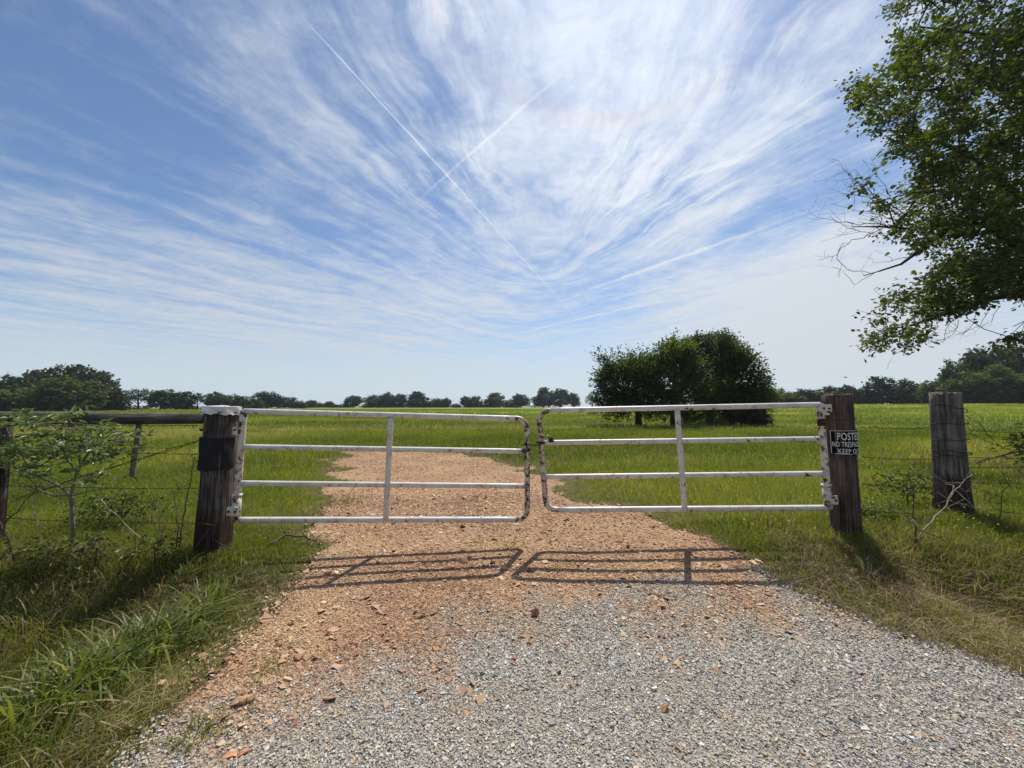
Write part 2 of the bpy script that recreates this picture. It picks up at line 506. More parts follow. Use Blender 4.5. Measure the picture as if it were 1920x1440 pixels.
def make_ground():
    xp = spaced(0, 6, .1, 1.09, 1400)
    xs = np.array([-a for a in xp[:0:-1]] + xp)
    ys = np.array([-a for a in spaced(1.5, 3, .5, 1.5, 600)[::-1]] + spaced(-1, 14, .1, 1.07, 1400))
    v, f = grid(xs, ys, H)
    mb = MB()
    mb.add(v, f)
    o = mb.build('ground', ground_mat(), smooth=True)
    o['kind'] = 'structure'

def drive_mat():
    m, nt = new_mat('crushed_stone_and_red_dirt')
    pos = nd(nt, 'ShaderNodeNewGeometry').outputs['Position']
    g = attr(nt, 'rnd')
    vor = nd(nt, 'ShaderNodeTexVoronoi', {'Vector': pos, 'Scale': 85.0})
    vor2 = nd(nt, 'ShaderNodeTexVoronoi', {'Vector': pos, 'Scale': 38.0})
    vs = nd(nt, 'ShaderNodeSeparateXYZ', {0: vor.outputs['Color']}).outputs[0]
    vs2 = nd(nt, 'ShaderNodeSeparateXYZ', {0: vor2.outputs['Color']}).outputs[0]
    big = noise(nt, pos, 1.3, 6, .65)
    gc = ramp(nt, vs, [(0, (.09, .085, .08)), (.25, (.20, .187, .165)), (.6, (.30, .275, .235)), (.85, (.39, .36, .32)), (1, (.31, .25, .175))])
    gc = mixc(nt, ss(nt, big, .45, .68, 0, .5), gc, (.36, .30, .20))
    rc = ramp(nt, mt(nt, 'ADD', mt(nt, 'MULTIPLY', vs2, .5), mt(nt, 'MULTIPLY', vs, .5)),
              [(0.1, (.12, .06, .035)), (.4, (.27, .15, .085)), (.65, (.40, .25, .145)), (.9, (.50, .355, .22))])
    rc = mixc(nt, ss(nt, noise(nt, pos, .9, 5, .6), .44, .66, 0, .75), rc, (.42, .275, .155))
    rc = mixc(nt, ss(nt, noise(nt, nd(nt, 'ShaderNodeMapping', {'Vector': pos, 'Location': (4, 7, 0)}).outputs[0], .8, 5, .6), .54, .68, 0, .65), rc, (.28, .225, .17))
    c = mixc(nt, g, rc, gc)
    hgt = mt(nt, 'ADD', vor.outputs['Distance'], mt(nt, 'MULTIPLY', vor2.outputs['Distance'], 1.2))
    finish(nt, principled(nt, c, .95, bump=hgt, strength=.9, dist=.012, spec=.12))
    return m

def make_drive():
    xs = np.unique(np.concatenate([np.arange(-14, -6, .25), np.arange(-6, 4.5, .05), np.arange(4.5, 16, .25)]))
    ys = np.unique(np.concatenate([np.arange(-9, .2, .25), np.arange(.2, 14, .05)]))
    def zf(X, Y):
        e = edge(X, Y).reshape(X.shape)
        rut = .012 * np.sin(2.2 * X + .5) * sm(Y, 3.4, 5)
        return H(X, Y) + .014 - .075 * sm(e, -.10, .22) + rut * 0
    v, f = grid(xs, ys, zf)
    e = edge(v[:, 0], v[:, 1])
    f = f[(e[f] < .35).any(1)]
    mb = MB()
    mb.add(v, f, grey(v[:, 0], v[:, 1]))
    o = mb.build('driveway', drive_mat(), smooth=True)
    o['kind'] = 'structure'

BOXF = np.array([(0, 1, 3, 2), (4, 6, 7, 5), (0, 4, 5, 1), (2, 3, 7, 6), (0, 2, 6, 4), (1, 5, 7, 3)])
BOXV = np.array([(x, y, z) for x in (-.5, .5) for y in (-.5, .5) for z in (-.5, .5)])

def stones(mb, x, y, size, flat, cols):
    n = len(x)
    v = np.repeat(BOXV[None], n, 0) * rng.uniform(.25, 1.25, (n, 8, 3)) * np.where(rng.random((n, 8, 1)) < .22, .35, 1.0)
    v *= (size[:, None] * np.stack([rng.uniform(.7, 1.5, n), rng.uniform(.7, 1.2, n), flat * rng.uniform(.6, 1.2, n)], -1))[:, None, :]
    ax, ay, az = rng.normal(0, .35, n), rng.normal(0, .35, n), rng.uniform(0, 6.28, n)
    v[..., 2] += v[..., 0] * ax[:, None] * .7 + v[..., 1] * ay[:, None] * .7
    c, s = np.cos(az)[:, None], np.sin(az)[:, None]
    vx, vy = v[..., 0] * c - v[..., 1] * s, v[..., 0] * s + v[..., 1] * c
    z0 = H(x, y) + .014 + size * flat * .18
    v = np.stack([vx + x[:, None], vy + y[:, None], v[..., 2] + z0[:, None]], -1).reshape(-1, 3)
    f = (BOXF[None] + (np.arange(n) * 8)[:, None, None]).reshape(-1, 4)
    mb.add(v, f, col=np.repeat(cols, 8, 0))

def wedge(n, y0, y1, k=1.45, pad=1.0, power=1.0):
    """points in the ground seen between two depths, a step to each side included"""
    y = np.sqrt(rng.uniform(y0 ** 2, y1 ** 2, n)) if power == 1 else y0 * (y1 / y0) ** rng.random(n)
    x = rng.uniform(-1, 1, n) * (k * y + pad)
    return x, y

def pick(pal, n, w):
    pal = np.array(pal)
    c = pal[rng.choice(len(pal), n, p=np.array(w) / np.sum(w))]
    return c * rng.uniform(.80, 1.28, (n, 1))

GREYS = [(.42, .40, .36), (.325, .31, .29), (.235, .232, .228), (.39, .34, .265), (.14, .138, .14), (.50, .475, .43), (.38, .20, .11), (.345, .285, .20)]
GREYW = [6, 5, 2.5, 6, 2, 4, .25, 5]
REDS = [(.36, .20, .12), (.26, .13, .08), (.45, .285, .175), (.51, .37, .235), (.14, .072, .048), (.43, .36, .285), (.32, .17, .105), (.46, .32, .20)]
REDW = [5, 3, 5, 5, 2, 2, 3, 5]

def make_gravel():
    # grey crushed stone
    mb = MB()
    for n, y0, y1, s0, s1 in ((230000, 1.1, 2.5, .0045, .009), (230000, 2.2, 4.3, .006, .011), (8000, 1.1, 3.6, .010, .017)):
        x, y = wedge(n, y0, y1)
        big = fbm(x * 1.1 + 3, y * 1.1)
        e, g = edge(x, y), grey(x, y)
        k = (e < .05 + rng.normal(0, .06, n)) & (rng.random(n) < g) & (rng.random(n) < .5 + 1.1 * (big - .3))
        x, y = x[k], y[k]
        stones(mb, x, y, rng.uniform(s0, s1, len(x)) * (1 + .25 * rng.standard_exponential(len(x))).clip(0, 2), np.full(len(x), .75), pick(GREYS, len(x), GREYW))
    mb.build('gravel', col_mat('grey_stone'), props={'kind': 'stuff', 'label': 'loose pale grey crushed stone covering the driveway apron'})
    # red sandstone chips
    mb = MB()
    for n, y0, y1, s0, s1, fl in ((110000, 1.3, 4.0, .006, .013, .7), (110000, 2.4, 6.5, .009, .019, .6), (60000, 5, 13, .014, .032, .5), (16000, 1.8, 7.0, .022, .048, .32), (420, 2.2, 6, .045, .075, .28)):
        x, y = wedge(n, y0, y1)
        e, g = edge(x, y), grey(x, y)
        soft = fbm(x * .8 + 40, y * .8)
        k = (e < .03 + rng.normal(0, .08, n)) & (rng.random(n) > g * (.975 if s1 < .03 else .985)) & (rng.random(n) < .3 + 1.5 * (soft - .28))
        x, y = x[k], y[k]
        cols = pick(REDS, len(x), REDW) * .90
        t = sm(fbm(x * .8 + 5, y * 1.1 + 60), .46, .66)[:, None] * .65
        cols = cols * (1 - t) + np.array([.53, .375, .21]) * rng.uniform(.8, 1.15, (len(x), 1)) * t
        t = sm(fbm(x * 1.1 + 50, y * 1.5 + 20), .52, .66)[:, None] * .6
        cols = cols * (1 - t) + np.array([.27, .15, .10]) * t
        stones(mb, x, y, rng.uniform(s0, s1, len(x)), np.full(len(x), fl), cols)
    mb.build('red_gravel', col_mat('red_stone'), props={'kind': 'stuff', 'label': 'red and tan sandstone chips spread over the dirt drive'})

# ---------------------------------------------------------------- grass
def blades(mb, x, y, h, w, lean, z=None, curl=.5, rnd=None, dirn=None):
    n = len(x)
    if n == 0:
        return
    z = H(x, y) - .01 if z is None else z
    a = rng.uniform(0, 6.283, n)                      # facing
    d = rng.uniform(0, 6.283, n) if dirn is None else dirn
    L = h * lean
    bx, by = np.cos(a) * w * .5, np.sin(a) * w * .5
    mx, my = np.cos(d) * L * .35, np.sin(d) * L * .35
    tx, ty = np.cos(d) * L, np.sin(d) * L
    zm, zt = z + h * .62, z + h * (1 - curl * lean * .5)
    v = np.empty((n, 5, 3))
    v[:, 0] = np.stack([x - bx, y - by, z], -1)
    v[:, 1] = np.stack([x + bx, y + by, z], -1)
    v[:, 2] = np.stack([x + mx + bx * .75, y + my + by * .75, zm], -1)
    v[:, 3] = np.stack([x + mx - bx * .75, y + my - by * .75, zm], -1)
    v[:, 4] = np.stack([x + tx, y + ty, zt], -1)
    o = (np.arange(n) * 5)[:, None]
    q = o + np.array([[0, 1, 2, 3]])
    t = o + np.array([[3, 2, 4]])
    r = rng.random(n) if rnd is None else rnd
    mb.add(v.reshape(-1, 3), [q, t], np.repeat(r, 5))

def grass_mats():
    field = leaf_mat('meadow_blade', [(0, (.090, .130, .016)), (.35, (.150, .200, .022)), (.7, (.215, .250, .034)), (.9, (.28, .275, .07)), (1, (.40, .34, .17))], .52, .012, (1.35, 1.3, .6), .6)
    verge = leaf_mat('verge_blade', [(0, (.075, .098, .014)), (.4, (.135, .165, .022)), (.70, (.20, .21, .038)), (.84, (.28, .24, .09)), (1, (.45, .36, .21))], .5, .012, (1.3, 1.25, .6), .6)
    straw = leaf_mat('dry_straw', [(0, (.14, .09, .05)), (.5, (.30, .215, .125)), (1, (.46, .37, .24))], .25, .01, (1, 1, 1))
    broad = leaf_mat('broad_blade', [(0, (.060, .085, .014)), (.5, (.105, .14, .022)), (.88, (.175, .20, .045)), (1, (.34, .28, .14))], .5, .022, (1.3, 1.3, .5), .5)
    return field, verge, straw, broad

def make_grass():
    field, verge, straw, broad = MATS['grass']
    mb = MB()
    for n, y0, y1, h0, h1_, w in ((190000, 3.5, 9, .07, .21, .0055), (200000, 8.5, 22, .12, .27, .013), (150000, 21, 60, .16, .30, .034), (100000, 58, 135, .2, .34, .085)):
        x, y = wedge(n, y0, y1, 1.45, 1.5)
        patch = fbm(x * .35 + 7, y * .35)
        fine = fbm(x * 2 + 3, y * 2 + 8)
        e = edge(x, y)
        prob = sm(e, -.08, .35) + .30 * sm(e, -.85, -.02) * sm(fbm(x * 1.1 + 13, y * 1.4 + 41), .5, .66)
        keep = rng.random(n) < prob * (.35 + 1.0 * fine)
        # the worn strip at the drive's left side and behind the right gate stays short
        hh = rng.uniform(h0, h1_, n) * (.65 + .7 * patch) * (.35 + .65 * sm(e, .0, 1.1))
        x, y, hh, patch = x[keep], y[keep], hh[keep], patch[keep]
        band = fbm(x * .06 + 11, y * .16 + 3)
        r = np.clip(rng.normal(.40 + (patch - .5) * 1.2 + (band - .5) * 1.9, .2), 0, 1)
        blades(mb, x, y, hh, np.full(len(x), w) * rng.uniform(.6, 1.3, len(x)), rng.uniform(.15, .8, len(x)), rnd=r)
    mb.build('field_grass', field, props={'kind': 'stuff', 'label': 'bright green meadow grass across the field behind the gate'})
    # taller stems gone to seed
    ms = MB()
    x, y = wedge(60000, 3.8, 30, 1.45, 1.0)
    k = (edge(x, y) > .6) & (rng.random(len(x)) < sm(fbm(x * .5 + 31, y * .5 + 9), .45, .7) * np.clip(8 / y, .2, 1))
    x, y = x[k], y[k]
    blades(ms, x, y, rng.uniform(.18, .36, len(x)), rng.uniform(.003, .005, len(x)) * (1 + y * .07), rng.uniform(.1, .6, len(x)))
    ms.build('seed_grass', straw, props={'kind': 'stuff', 'label': 'thin straw coloured seed stems standing over the meadow grass'})
    # verges on both sides of the apron
    mb, ms = MB(), MB()
    n = 330000
    x, y = rng.uniform(-7.5, 8.5, n), rng.uniform(.2, 4.8, n)
    e = edge(x, y)
    fine = fbm(x * 2.4 + 1, y * 2.4)
    ok = (np.abs(x) < 1.55 * y + 1.2) & (rng.random(n) < sm(e, -.06, .25) * (.25 + 1.2 * fine) * (1 - .6 * sm(fbm(x * 1.5 + 77, y * 1.5), .5, .62) * sm(np.abs(x), 2.2, 2.9) * (1 - sm(y, 3.6, 4.2))))
    x, y, e, fine = x[ok], y[ok], e[ok], fine[ok]
    tall = sm(e, .2, 1.3)
    h = rng.uniform(.035, .09, len(x)) + tall * rng.uniform(.02, .16, len(x)) * (.5 + fine)
    dry = sm(x, 2.2, 3.5) * .34 * (1 - sm(y, 3.8, 4.5)) + .22 * sm(-x, 2.0, 2.8) * sm(y, 2.3, 3.0) * (1 - sm(y, 3.7, 4.2)) + .22 * sm(.35 - e, 0, .35)
    r = np.clip(rng.normal(.34 + dry + (fine - .5) * .8, .2), 0, 1)
    blades(mb, x, y, h, rng.uniform(.003, .0065, len(x)), rng.uniform(.2, 1.0, len(x)), rnd=r)
    mb.build('verge_grass', verge, props={'kind': 'stuff', 'label': 'short mixed green and dry grass on the verges beside the gravel'})
    # dead straw
    n = 170000
    x, y = rng.uniform(-7, 8, n), rng.uniform(.6, 4.6, n)
    e = edge(x, y)
    f2 = fbm(x * 1.3 + 21, y * 1.3 + 4)
    bank = np.exp(-((y - 3.5) / .55) ** 2) * sm(np.abs(x), 2.2, 3.2) + .85 * sm(x, 2.3, 3.5) * (1 - sm(y, 3.7, 4.4)) + .5 * sm(-x, 2.0, 2.8) * sm(y, 2.2, 2.9) + .35 * np.exp(-((e - .1) / .2) ** 2) + .15
    ok = (np.abs(x) < 1.55 * y + 1.2) & (e > -.03) & (rng.random(n) < bank * sm(f2, .35, .6))
    x, y = x[ok], y[ok]
    blades(ms, x, y, rng.uniform(.05, .17, len(x)), rng.uniform(.0025, .005, len(x)), rng.uniform(.8, 2.2, len(x)), curl=.45)
    ms.build('dry_grass', straw, props={'kind': 'stuff', 'label': 'dead straw coloured grass tangled on the ditch banks'})
    # small field flowers
    x, y = wedge(22000, 3.8, 26, 1.4, 1)
    k = (edge(x, y) > .35) & (fbm(x * .6 + 70, y * .6) > .45)
    x, y = x[k], y[k]
    z = H(x, y) + rng.uniform(.10, .24, len(x))
    s = rng.uniform(.006, .011, len(x)) * (1 + y * .03)
    fl = MB()
    tet = np.array([(1, 0, 0), (-.5, .87, 0), (-.5, -.87, 0), (0, 0, .9)])
    v = np.stack([x, y, z], -1)[:, None, :] + tet[None] * s[:, None, None]
    f = (np.arange(len(x)) * 4)[:, None, None] + np.array([(0, 1, 3), (1, 2, 3), (2, 0, 3), (0, 2, 1)])[None]
    cols = pick([(.62, .50, .05), (.55, .52, .35), (.6, .55, .12)], len(x), [4, 2, 3])
    fl.add(v.reshape(-1, 3), f.reshape(-1, 3), col=np.repeat(cols, 4, 0))
    fl.build('wildflowers', col_mat('petals'), props={'kind': 'stuff', 'label': 'tiny yellow and cream flowers dotted through the meadow grass'})

def clump(name, label, cat, x, y, n, h, w, spread, lean, mat, group=None, rnd=None):
    base = np.array((x, y, h1(x, y)))
    px, py = x + rng.normal(0, spread, n), y + rng.normal(0, spread, n)
    mb = MB()
    dirn = np.arctan2(py - y, px - x) + rng.normal(0, .7, n)
    # long arched blades in five cross sections
    hh = h * rng.uniform(.45, 1.1, n)
    ww = w * rng.uniform(.6, 1.2, n)
    ll = hh * lean * rng.uniform(.2, 1.3, n)
    z0 = H(px, py) - .01
    ts = np.array([0, .28, .55, .8, 1.0])
    wd = np.array([.6, 1, .85, .55, .05])
    side = np.stack([-np.sin(dirn), np.cos(dirn)], -1)
    V = np.empty((n, 10, 3))
    for i, t in enumerate(ts):
        cx, cy = px + np.cos(dirn) * ll * t ** 1.8, py + np.sin(dirn) * ll * t ** 1.8
        cz = z0 + hh * (t - .55 * np.clip(ll / hh, 0, 1.4) * t ** 2.6)
        V[:, 2 * i] = np.stack([cx - side[:, 0] * ww * wd[i] * .5, cy - side[:, 1] * ww * wd[i] * .5, cz], -1)
        V[:, 2 * i + 1] = np.stack([cx + side[:, 0] * ww * wd[i] * .5, cy + side[:, 1] * ww * wd[i] * .5, cz + .15 * ww * wd[i]], -1)
    q = np.array([(2 * i, 2 * i + 1, 2 * i + 3, 2 * i + 2) for i in range(4)])
    f = ((np.arange(n) * 10)[:, None, None] + q[None]).reshape(-1, 4)
    mb.add(V.reshape(-1, 3), f, np.repeat(rng.random(n) if rnd is None else rnd * np.ones(n), 10))
    return tag(mb.build(name, mat, origin=base, smooth=True), label, cat, group)

# ---------------------------------------------------------------- posts
def log_body(mb, pts, rads, seg=56, square=0.0, groove=.05, seed=0, flare=None, top=.02, rings=34):
    """weathered round or squarish timber along a polyline, with drying grooves"""
    r2 = np.random.default_rng(seed)
    pts = np.array([tuple(p) for p in pts], float)
    t = np.linspace(0, 1, len(pts))
    ts = np.linspace(0, 1, rings)
    c = np.stack([np.interp(ts, t, pts[:, i]) for i in range(3)], -1)
    rad = np.interp(ts, t, rads)
    ax = pts[-1] - pts[0]
    ax /= np.linalg.norm(ax)
    ref = np.array([0, 1.0, 0]) if abs(ax[1]) < .8 else np.array([1.0, 0, 0])
    U = np.cross(ref, ax); U /= np.linalg.norm(U)
    W = np.cross(ax, U)
    ang = np.linspace(0, 2 * math.pi, seg, endpoint=False)
    fine = r2.normal(0, 1, seg) * groove * .35
    deep = np.where(r2.random(seg) < .13, -groove * r2.uniform(.8, 2.2, seg), 0)
    low = .05 * np.sin(ang * 2 + r2.uniform(0, 6)) + .035 * np.sin(ang * 3 + r2.uniform(0, 6))
    sq = 1 + square * (1 / np.maximum(np.abs(np.cos(ang)), np.abs(np.sin(ang))) - 1.12)
    V = []
    for i, u in enumerate(ts):
        drift = np.interp((np.arange(seg) + 3 * math.sin(u * 3 + seed)) % seg, np.arange(seg), deep)
        k = sq * (1 + low + fine + drift * (.5 + .5 * math.sin(u * 7 + seed)) + .012 * math.sin(u * 9 + seed))
        if flare is not None:
            k = k + flare * min(1, max(0, (.82 - u) / .32)) ** 2 * (.75 + .3 * np.sin(ang * 4 + seed))
        V.append(c[i] + rad[i] * k[:, None] * (np.cos(ang)[:, None] * U + np.sin(ang)[:, None] * W))
    # rough sawn top
    tip = V[-1] + ax * (top * r2.normal(0, .5, seg))[:, None]
    V[-1] = tip
    V.append(c[-1] + (tip - c[-1]) * .6 + ax * top * .3)
    v = np.concatenate(V + [np.array([c[-1] - ax * top * .2])])
    n = rings + 1
    i = np.arange(n - 1)[:, None] * seg
    j = np.arange(seg)[None, :]
    f = np.stack([i + j, i + (j + 1) % seg, i + seg + (j + 1) % seg, i + seg + j], -1).reshape(-1, 4)
    o = (n - 1) * seg
    jj = np.arange(seg)
    mb.add(v, [f, np.stack([o + jj, o + (jj + 1) % seg, np.full(seg, n * seg)], -1)])

def post(name, label, base, top, r0, r1, mat, square=0.0, seed=0, flare=None, group=None, mid=None, groove=.05):
    b, t = Vector(base), Vector(top)
    d = (t - b).normalized()
    th = thing(name, label, 'post', b, group)
    mb = MB()
    pts = [b - d * .28, b] + ([mid] if mid is not None else []) + [t]
    rr = np.interp(np.linspace(0, 1, len(pts)), [0, 1], [r0, r1])
    log_body(mb, pts, rr, square=square, seed=seed, flare=flare, groove=groove)
    mb.build('timber', mat, th, b, smooth=True)
    return th, b, t, d

def wrap_shell(mb, b, d, h0, h1_, r, a0, a1, seg=40, ragged=0.0, rows=6, seed=0, square=0.0, thick=.004):
    """sheet bent round a post between two angles (0 faces the camera side, +x is positive)"""
    r2 = np.random.default_rng(seed)
    A = np.linspace(a0, a1, seg)
    U = Vector((1, 0, 0)); U = np.array((U - d * U.dot(d)).normalized())
    W = np.cross(np.array(d), U)          # away from the camera
    lowr = h0 + ragged * (fbm(A * 2.3 + seed, A * 0 + seed) - .5) * 2
    V = []
    for rr in (r, r + thick):
        for k in range(rows + 1):
            t = k / rows
            h = lowr * (1 - t) + h1_ * t
            kk = rr * (1 + square * (1 / np.maximum(np.abs(np.cos(A)), np.abs(np.sin(A))) - 1.12)) * (1 + .02 * np.sin(A * 5 + k * 1.3 + seed))
            V.append(np.array(b)[None] + np.array(d)[None] * h[:, None] + kk[:, None] * (np.sin(A)[:, None] * U - np.cos(A)[:, None] * W))
    v = np.concatenate(V)
    f = []
    m = (rows + 1) * seg
    for s_ in range(2):
        for k in range(rows):
            for j in range(seg - 1):
                q = s_ * m + k * seg + j
                f.append((q, q + 1, q + seg + 1, q + seg))
    for j in range(seg - 1):
        f.append((j, j + 1, m + j + 1, m + j))
        f.append((rows * seg + j, rows * seg + j + 1, m + rows * seg + j + 1, m + rows * seg + j))
    for k in range(rows):
        for j in (0, seg - 1):
            f.append((k * seg + j, (k + 1) * seg + j, m + (k + 1) * seg + j, m + k * seg + j))
    mb.add(v, np.array(f))

# the fence line in plan: where each pixel column meets the gates
GL = (P(450, 870, 3.87), P(988, 870, 4.2))
GR = (P(1016, 870, 4.2), P(1545, 870, 4.03))

def on_plane(px, py, seg, off=0.0):
    d = D(px, py)
    a, b = seg
    nx, ny = -(b.y - a.y), (b.x - a.x)
    L = math.hypot(nx, ny)
    t = (a.x * nx + a.y * ny) / (d.x * nx + d.y * ny)
    p = Vector((d.x * t, d.y * t, CAM_H + d.z * t))
    return p + Vector((nx, ny, 0)) / L * off

def arc_pts(pts, r, n=7):
    """polyline with rounded inner corners"""
    out = [Vector(pts[0])]
    for i in range(1, len(pts) - 1):
        p, a, b = Vector(pts[i]), Vector(pts[i - 1]), Vector(pts[i + 1])
        u, w = (a - p).normalized(), (b - p).normalized()
        for k in range(n + 1):
            t = k / n
            out.append((p + u * r) * (1 - t) ** 2 + p * 2 * t * (1 - t) + (p + w * r) * t ** 2)
    out.append(Vector(pts[-1]))
    return out

def densify(pts, step=.12):
    out = []
    for a, b in zip(pts[:-1], pts[1:]):
        n = max(1, int((b - a).length / step))
        out += [a.lerp(b, k / n) for k in range(n)]
    return out + [pts[-1]]

TR = .0295
def make_gate(label, seg, c_hinge_top, c_hinge_bot, c_free_top, c_free_bot, rails, up, hinge_bits, latch=None):
    g = lambda p, o=0.0: on_plane(p[0], p[1], seg, o)
    ht, hb, ft, fb = g(c_hinge_top), g(c_hinge_bot), g(c_free_top), g(c_free_bot)
    mid = (ht + hb + ft + fb) / 4
    root = thing('farm_gate', label, 'gate', (mid.x, mid.y, min(hb.z, fb.z)), 'white tubular farm gates closing the drive')
    O = root.location.copy()
    M1, M2, M3 = MATS['paint'], MATS['rusty'], MATS['half_rusty']
    def tube(name, pts, r, mat, **k):
        mb = MB()
        mb.tube(densify([Vector(p) for p in pts]), r, 18)
        return mb.build(name, mat, root, O, smooth=True)
    ux, uz = (ht - ft).normalized(), (ft - fb).normalized()
    R0 = .13
    tube('top_rail', [ht, ft + ux * R0], TR, M1)
    tube('bottom_rail', [hb, fb + (hb - fb).normalized() * R0], TR, M1)
    free = arc_pts([ft + ux * (R0 + .004), ft, fb, fb + (hb - fb).normalized() * (R0 + .004)], R0)
    mb = MB()
    mb.tube(densify(free), TR * 1.01, 18)
    mb.build('end_stile', M2, root, O, smooth=True)
    tube('hinge_stile', [ht + (ht - hb).normalized() * .012, hb - (ht - hb).normalized() * .012], TR * 1.12, M3)
    for a, b in rails:
        pa, pb = g(a), g(b)
        tube('rail', [pa, pb], TR * .93, M1)
    mb = MB()
    a, b = g(up[0], -.012), g(up[1], -.012)
    mb.tube(densify([a, b]), TR * .97, 18)
    mb.build('upright', M1, root, O, smooth=True)
    return root, O, g

def plate(name, mat, root, O, c, size, bolts=(), boltmat=None, tilt=0.0, label=None):
    mb = MB()
    rot = Matrix.Rotation(tilt, 3, 'Y')
    mb.box(c, size, rot)
    o = mb.build(name, mat, root, O)
    bv = o.modifiers.new('edge', 'BEVEL'); bv.width = .004; bv.segments = 2
    for bx, bz in bolts:
        m2 = MB()
        p = Vector(c) + rot @ Vector((bx, -size[1] / 2 - .004, bz))
        m2.tube([p + Vector((0, .006, 0)), p - Vector((0, .008, 0))], .011, 6)
        m2.build('bolt', boltmat, o, O)
    return o

def make_fence():
    wl, wr, wg = MATS['post_dark'], MATS['post_red'], MATS['post_grey']
    steel, black, tin, rust = MATS['wire'], MATS['rubber'], MATS['tin'], MATS['dark_rust']
    # left gate post with its tin cap and black patch
    YL = 3.97
    b, t = P(398, 1042, YL), P(417, 764, YL)
    lp, b, t, d = post('gate_post', 'thick dark timber post with tin cap and black patch beside the gate', b, t, .165, .136, wl, square=.35, seed=4, group='wooden fence posts')
    L = (t - b).length
    mb = MB()
    wrap_shell(mb, b, d, L * .585, L * .80, .1490, -2.6, 1.62, ragged=.02, seed=5, square=.35, thick=.005)
    mb.build('black_patch', black, lp, b, smooth=False)
    cap = MB()
    wrap_shell(cap, b, d, L - .066, L + .012, .150, -math.pi, math.pi, seg=64, ragged=.03, seed=9, square=.42, thick=.003, rows=3)
    # lid of the cap
    A = np.linspace(-math.pi, math.pi, 40, endpoint=False)
    U = np.array((Vector((1, 0, 0)) - d * d.x).normalized()); W = np.cross(np.array(d), U)
    k = .152 * (1 + .42 * (1 / np.maximum(np.abs(np.cos(A)), np.abs(np.sin(A))) - 1.12))
    rim = np.array(b) + np.array(d) * (L + .012) + k[:, None] * (np.sin(A)[:, None] * U - np.cos(A)[:, None] * W)
    cen = np.array([np.array(b) + np.array(d) * (L + .022)])
    jj = np.arange(40)
    cap.add(np.concatenate([rim, cen]), np.stack([jj, (jj + 1) % 40, np.full(40, 40)], -1))
    co = cap.build('metal_cap', tin, lp, b)
    for px, py in ((409, 773), (439, 774)):
        m2 = MB(); p = P(px, py, YL - .19); m2.tube([p, p + Vector((0, .04, 0))], .007, 8); m2.build('nail', rust, co, b)
    m2 = MB(); p = P(384, 806, YL); m2.tube([p + Vector((-.045, 0, 0)), p + Vector((.06, 0, 0))], .014, 10); m2.build('bolt', rust, lp, b)
    m2 = MB()
    m2.tube([P(382 + i * 3.4, 812 - 7 * math.sin(i / 18 * 3.1) - i * .9, YL - .165 + .05 * abs(i / 9 - 1) ** 3) for i in range(19)], .0028, 5)
    m2.build('tie_wire', steel, lp, b, smooth=True)

    # right gate post
    YR = 4.15
    b2, t2 = P(1588, 1014, YR), P(1569, 741, YR)
    rp, b2, t2, d2 = post('gate_post', 'reddish brown timber post that carries the black warning sign', b2, t2, .137, .134, wr, seed=11, groove=.035, group='wooden fence posts')
    L2 = (t2 - b2).length
    for h_ in (.11, .60, .865 - .03):
        m2 = MB()
        A = np.linspace(-1.75, 1.75, 40)
        U = np.array((Vector((1, 0, 0)) - d2 * d2.x).normalized()); W = np.cross(np.array(d2), U)
        pts = [np.array(b2) + np.array(d2) * (L2 * h_ + .012 * math.sin(3 * a)) + .146 * (math.sin(a) * U - math.cos(a) * W) for a in A]
        m2.tube(pts, .0032, 5)
        m2.build('wire_wrap', steel, rp, b2, smooth=True)

    # weathered grey post further along
    b3, t3 = P(1790, 992, 4.95), P(1773, 737, 4.95)
    fp, b3, t3, d3 = post('fence_post', 'weathered grey log post with flared foot and wire wraps', b3, t3, .172, .154, wg, seed=21, flare=.46, groove=.07, group='wooden fence posts')
    L3 = (t3 - b3).length
    for h_, sl in ((.885, -.05), (.775, .0), (.66, .01), (.57, -.02), (.55, .015), (.385, .02)):
        m2 = MB()
        A = np.linspace(-1.9, 1.9, 44)
        U = np.array((Vector((1, 0, 0)) - d3 * d3.x).normalized()); W = np.cross(np.array(d3), U)
        rr = .166 + (1 - h_) * .05
        pts = [np.array(b3) + np.array(d3) * (L3 * h_ + sl * math.sin(a) + .006 * math.sin(5 * a)) + rr * (math.sin(a) * U - math.cos(a) * W) for a in A]
        m2.tube(pts, .0045, 5)
        m2.build('wire_wrap', steel, fp, b3, smooth=True)

    # left brace post at the frame's edge, the log brace and the wooden stay
    post('fence_post', 'dark short post leaning under the log brace behind the leafy sapling', P(-14, 1000, 4.05), P(6, 778, 4.05), .09, .075, wl, seed=31, group='wooden fence posts')
    mb = MB()
    log_body(mb, [P(-120, 783, 3.95), P(60, 784, 3.95), P(230, 786, 3.95), P(386, 785, 3.97)], [.062, .059, .057, .052], seed=41, seg=30, groove=.06)
    o = mb.build('brace_log', MATS['post_brace'], origin=P(200, 786, 3.95), smooth=True)
    tag(o, 'horizontal dark log brace running left from the tin capped post', 'log')
    mb = MB()
    log_body(mb, [P(247, 893, 4.02), P(255, 840, 4.0), P(264, 774, 4.0)], [.022, .027, .023], seed=43, seg=14, groove=.1, rings=14)
    o = mb.build('wooden_stay', MATS['stay_wood'], origin=P(247, 893, 4.02), smooth=True)
    tag(o, 'thin leaning grey wooden stay hung on the wires under the log', 'stake')

    # gates
    gl, OL, g1 = make_gate('white tubular gate with rust spots, hinged on the tin capped post', GL, (457, 771), (441, 975), (988, 785), (989, 974),
        [((455, 838), (983, 846)), ((448, 906), (984, 911.5))], ((733, 783), (724, 975)), None)
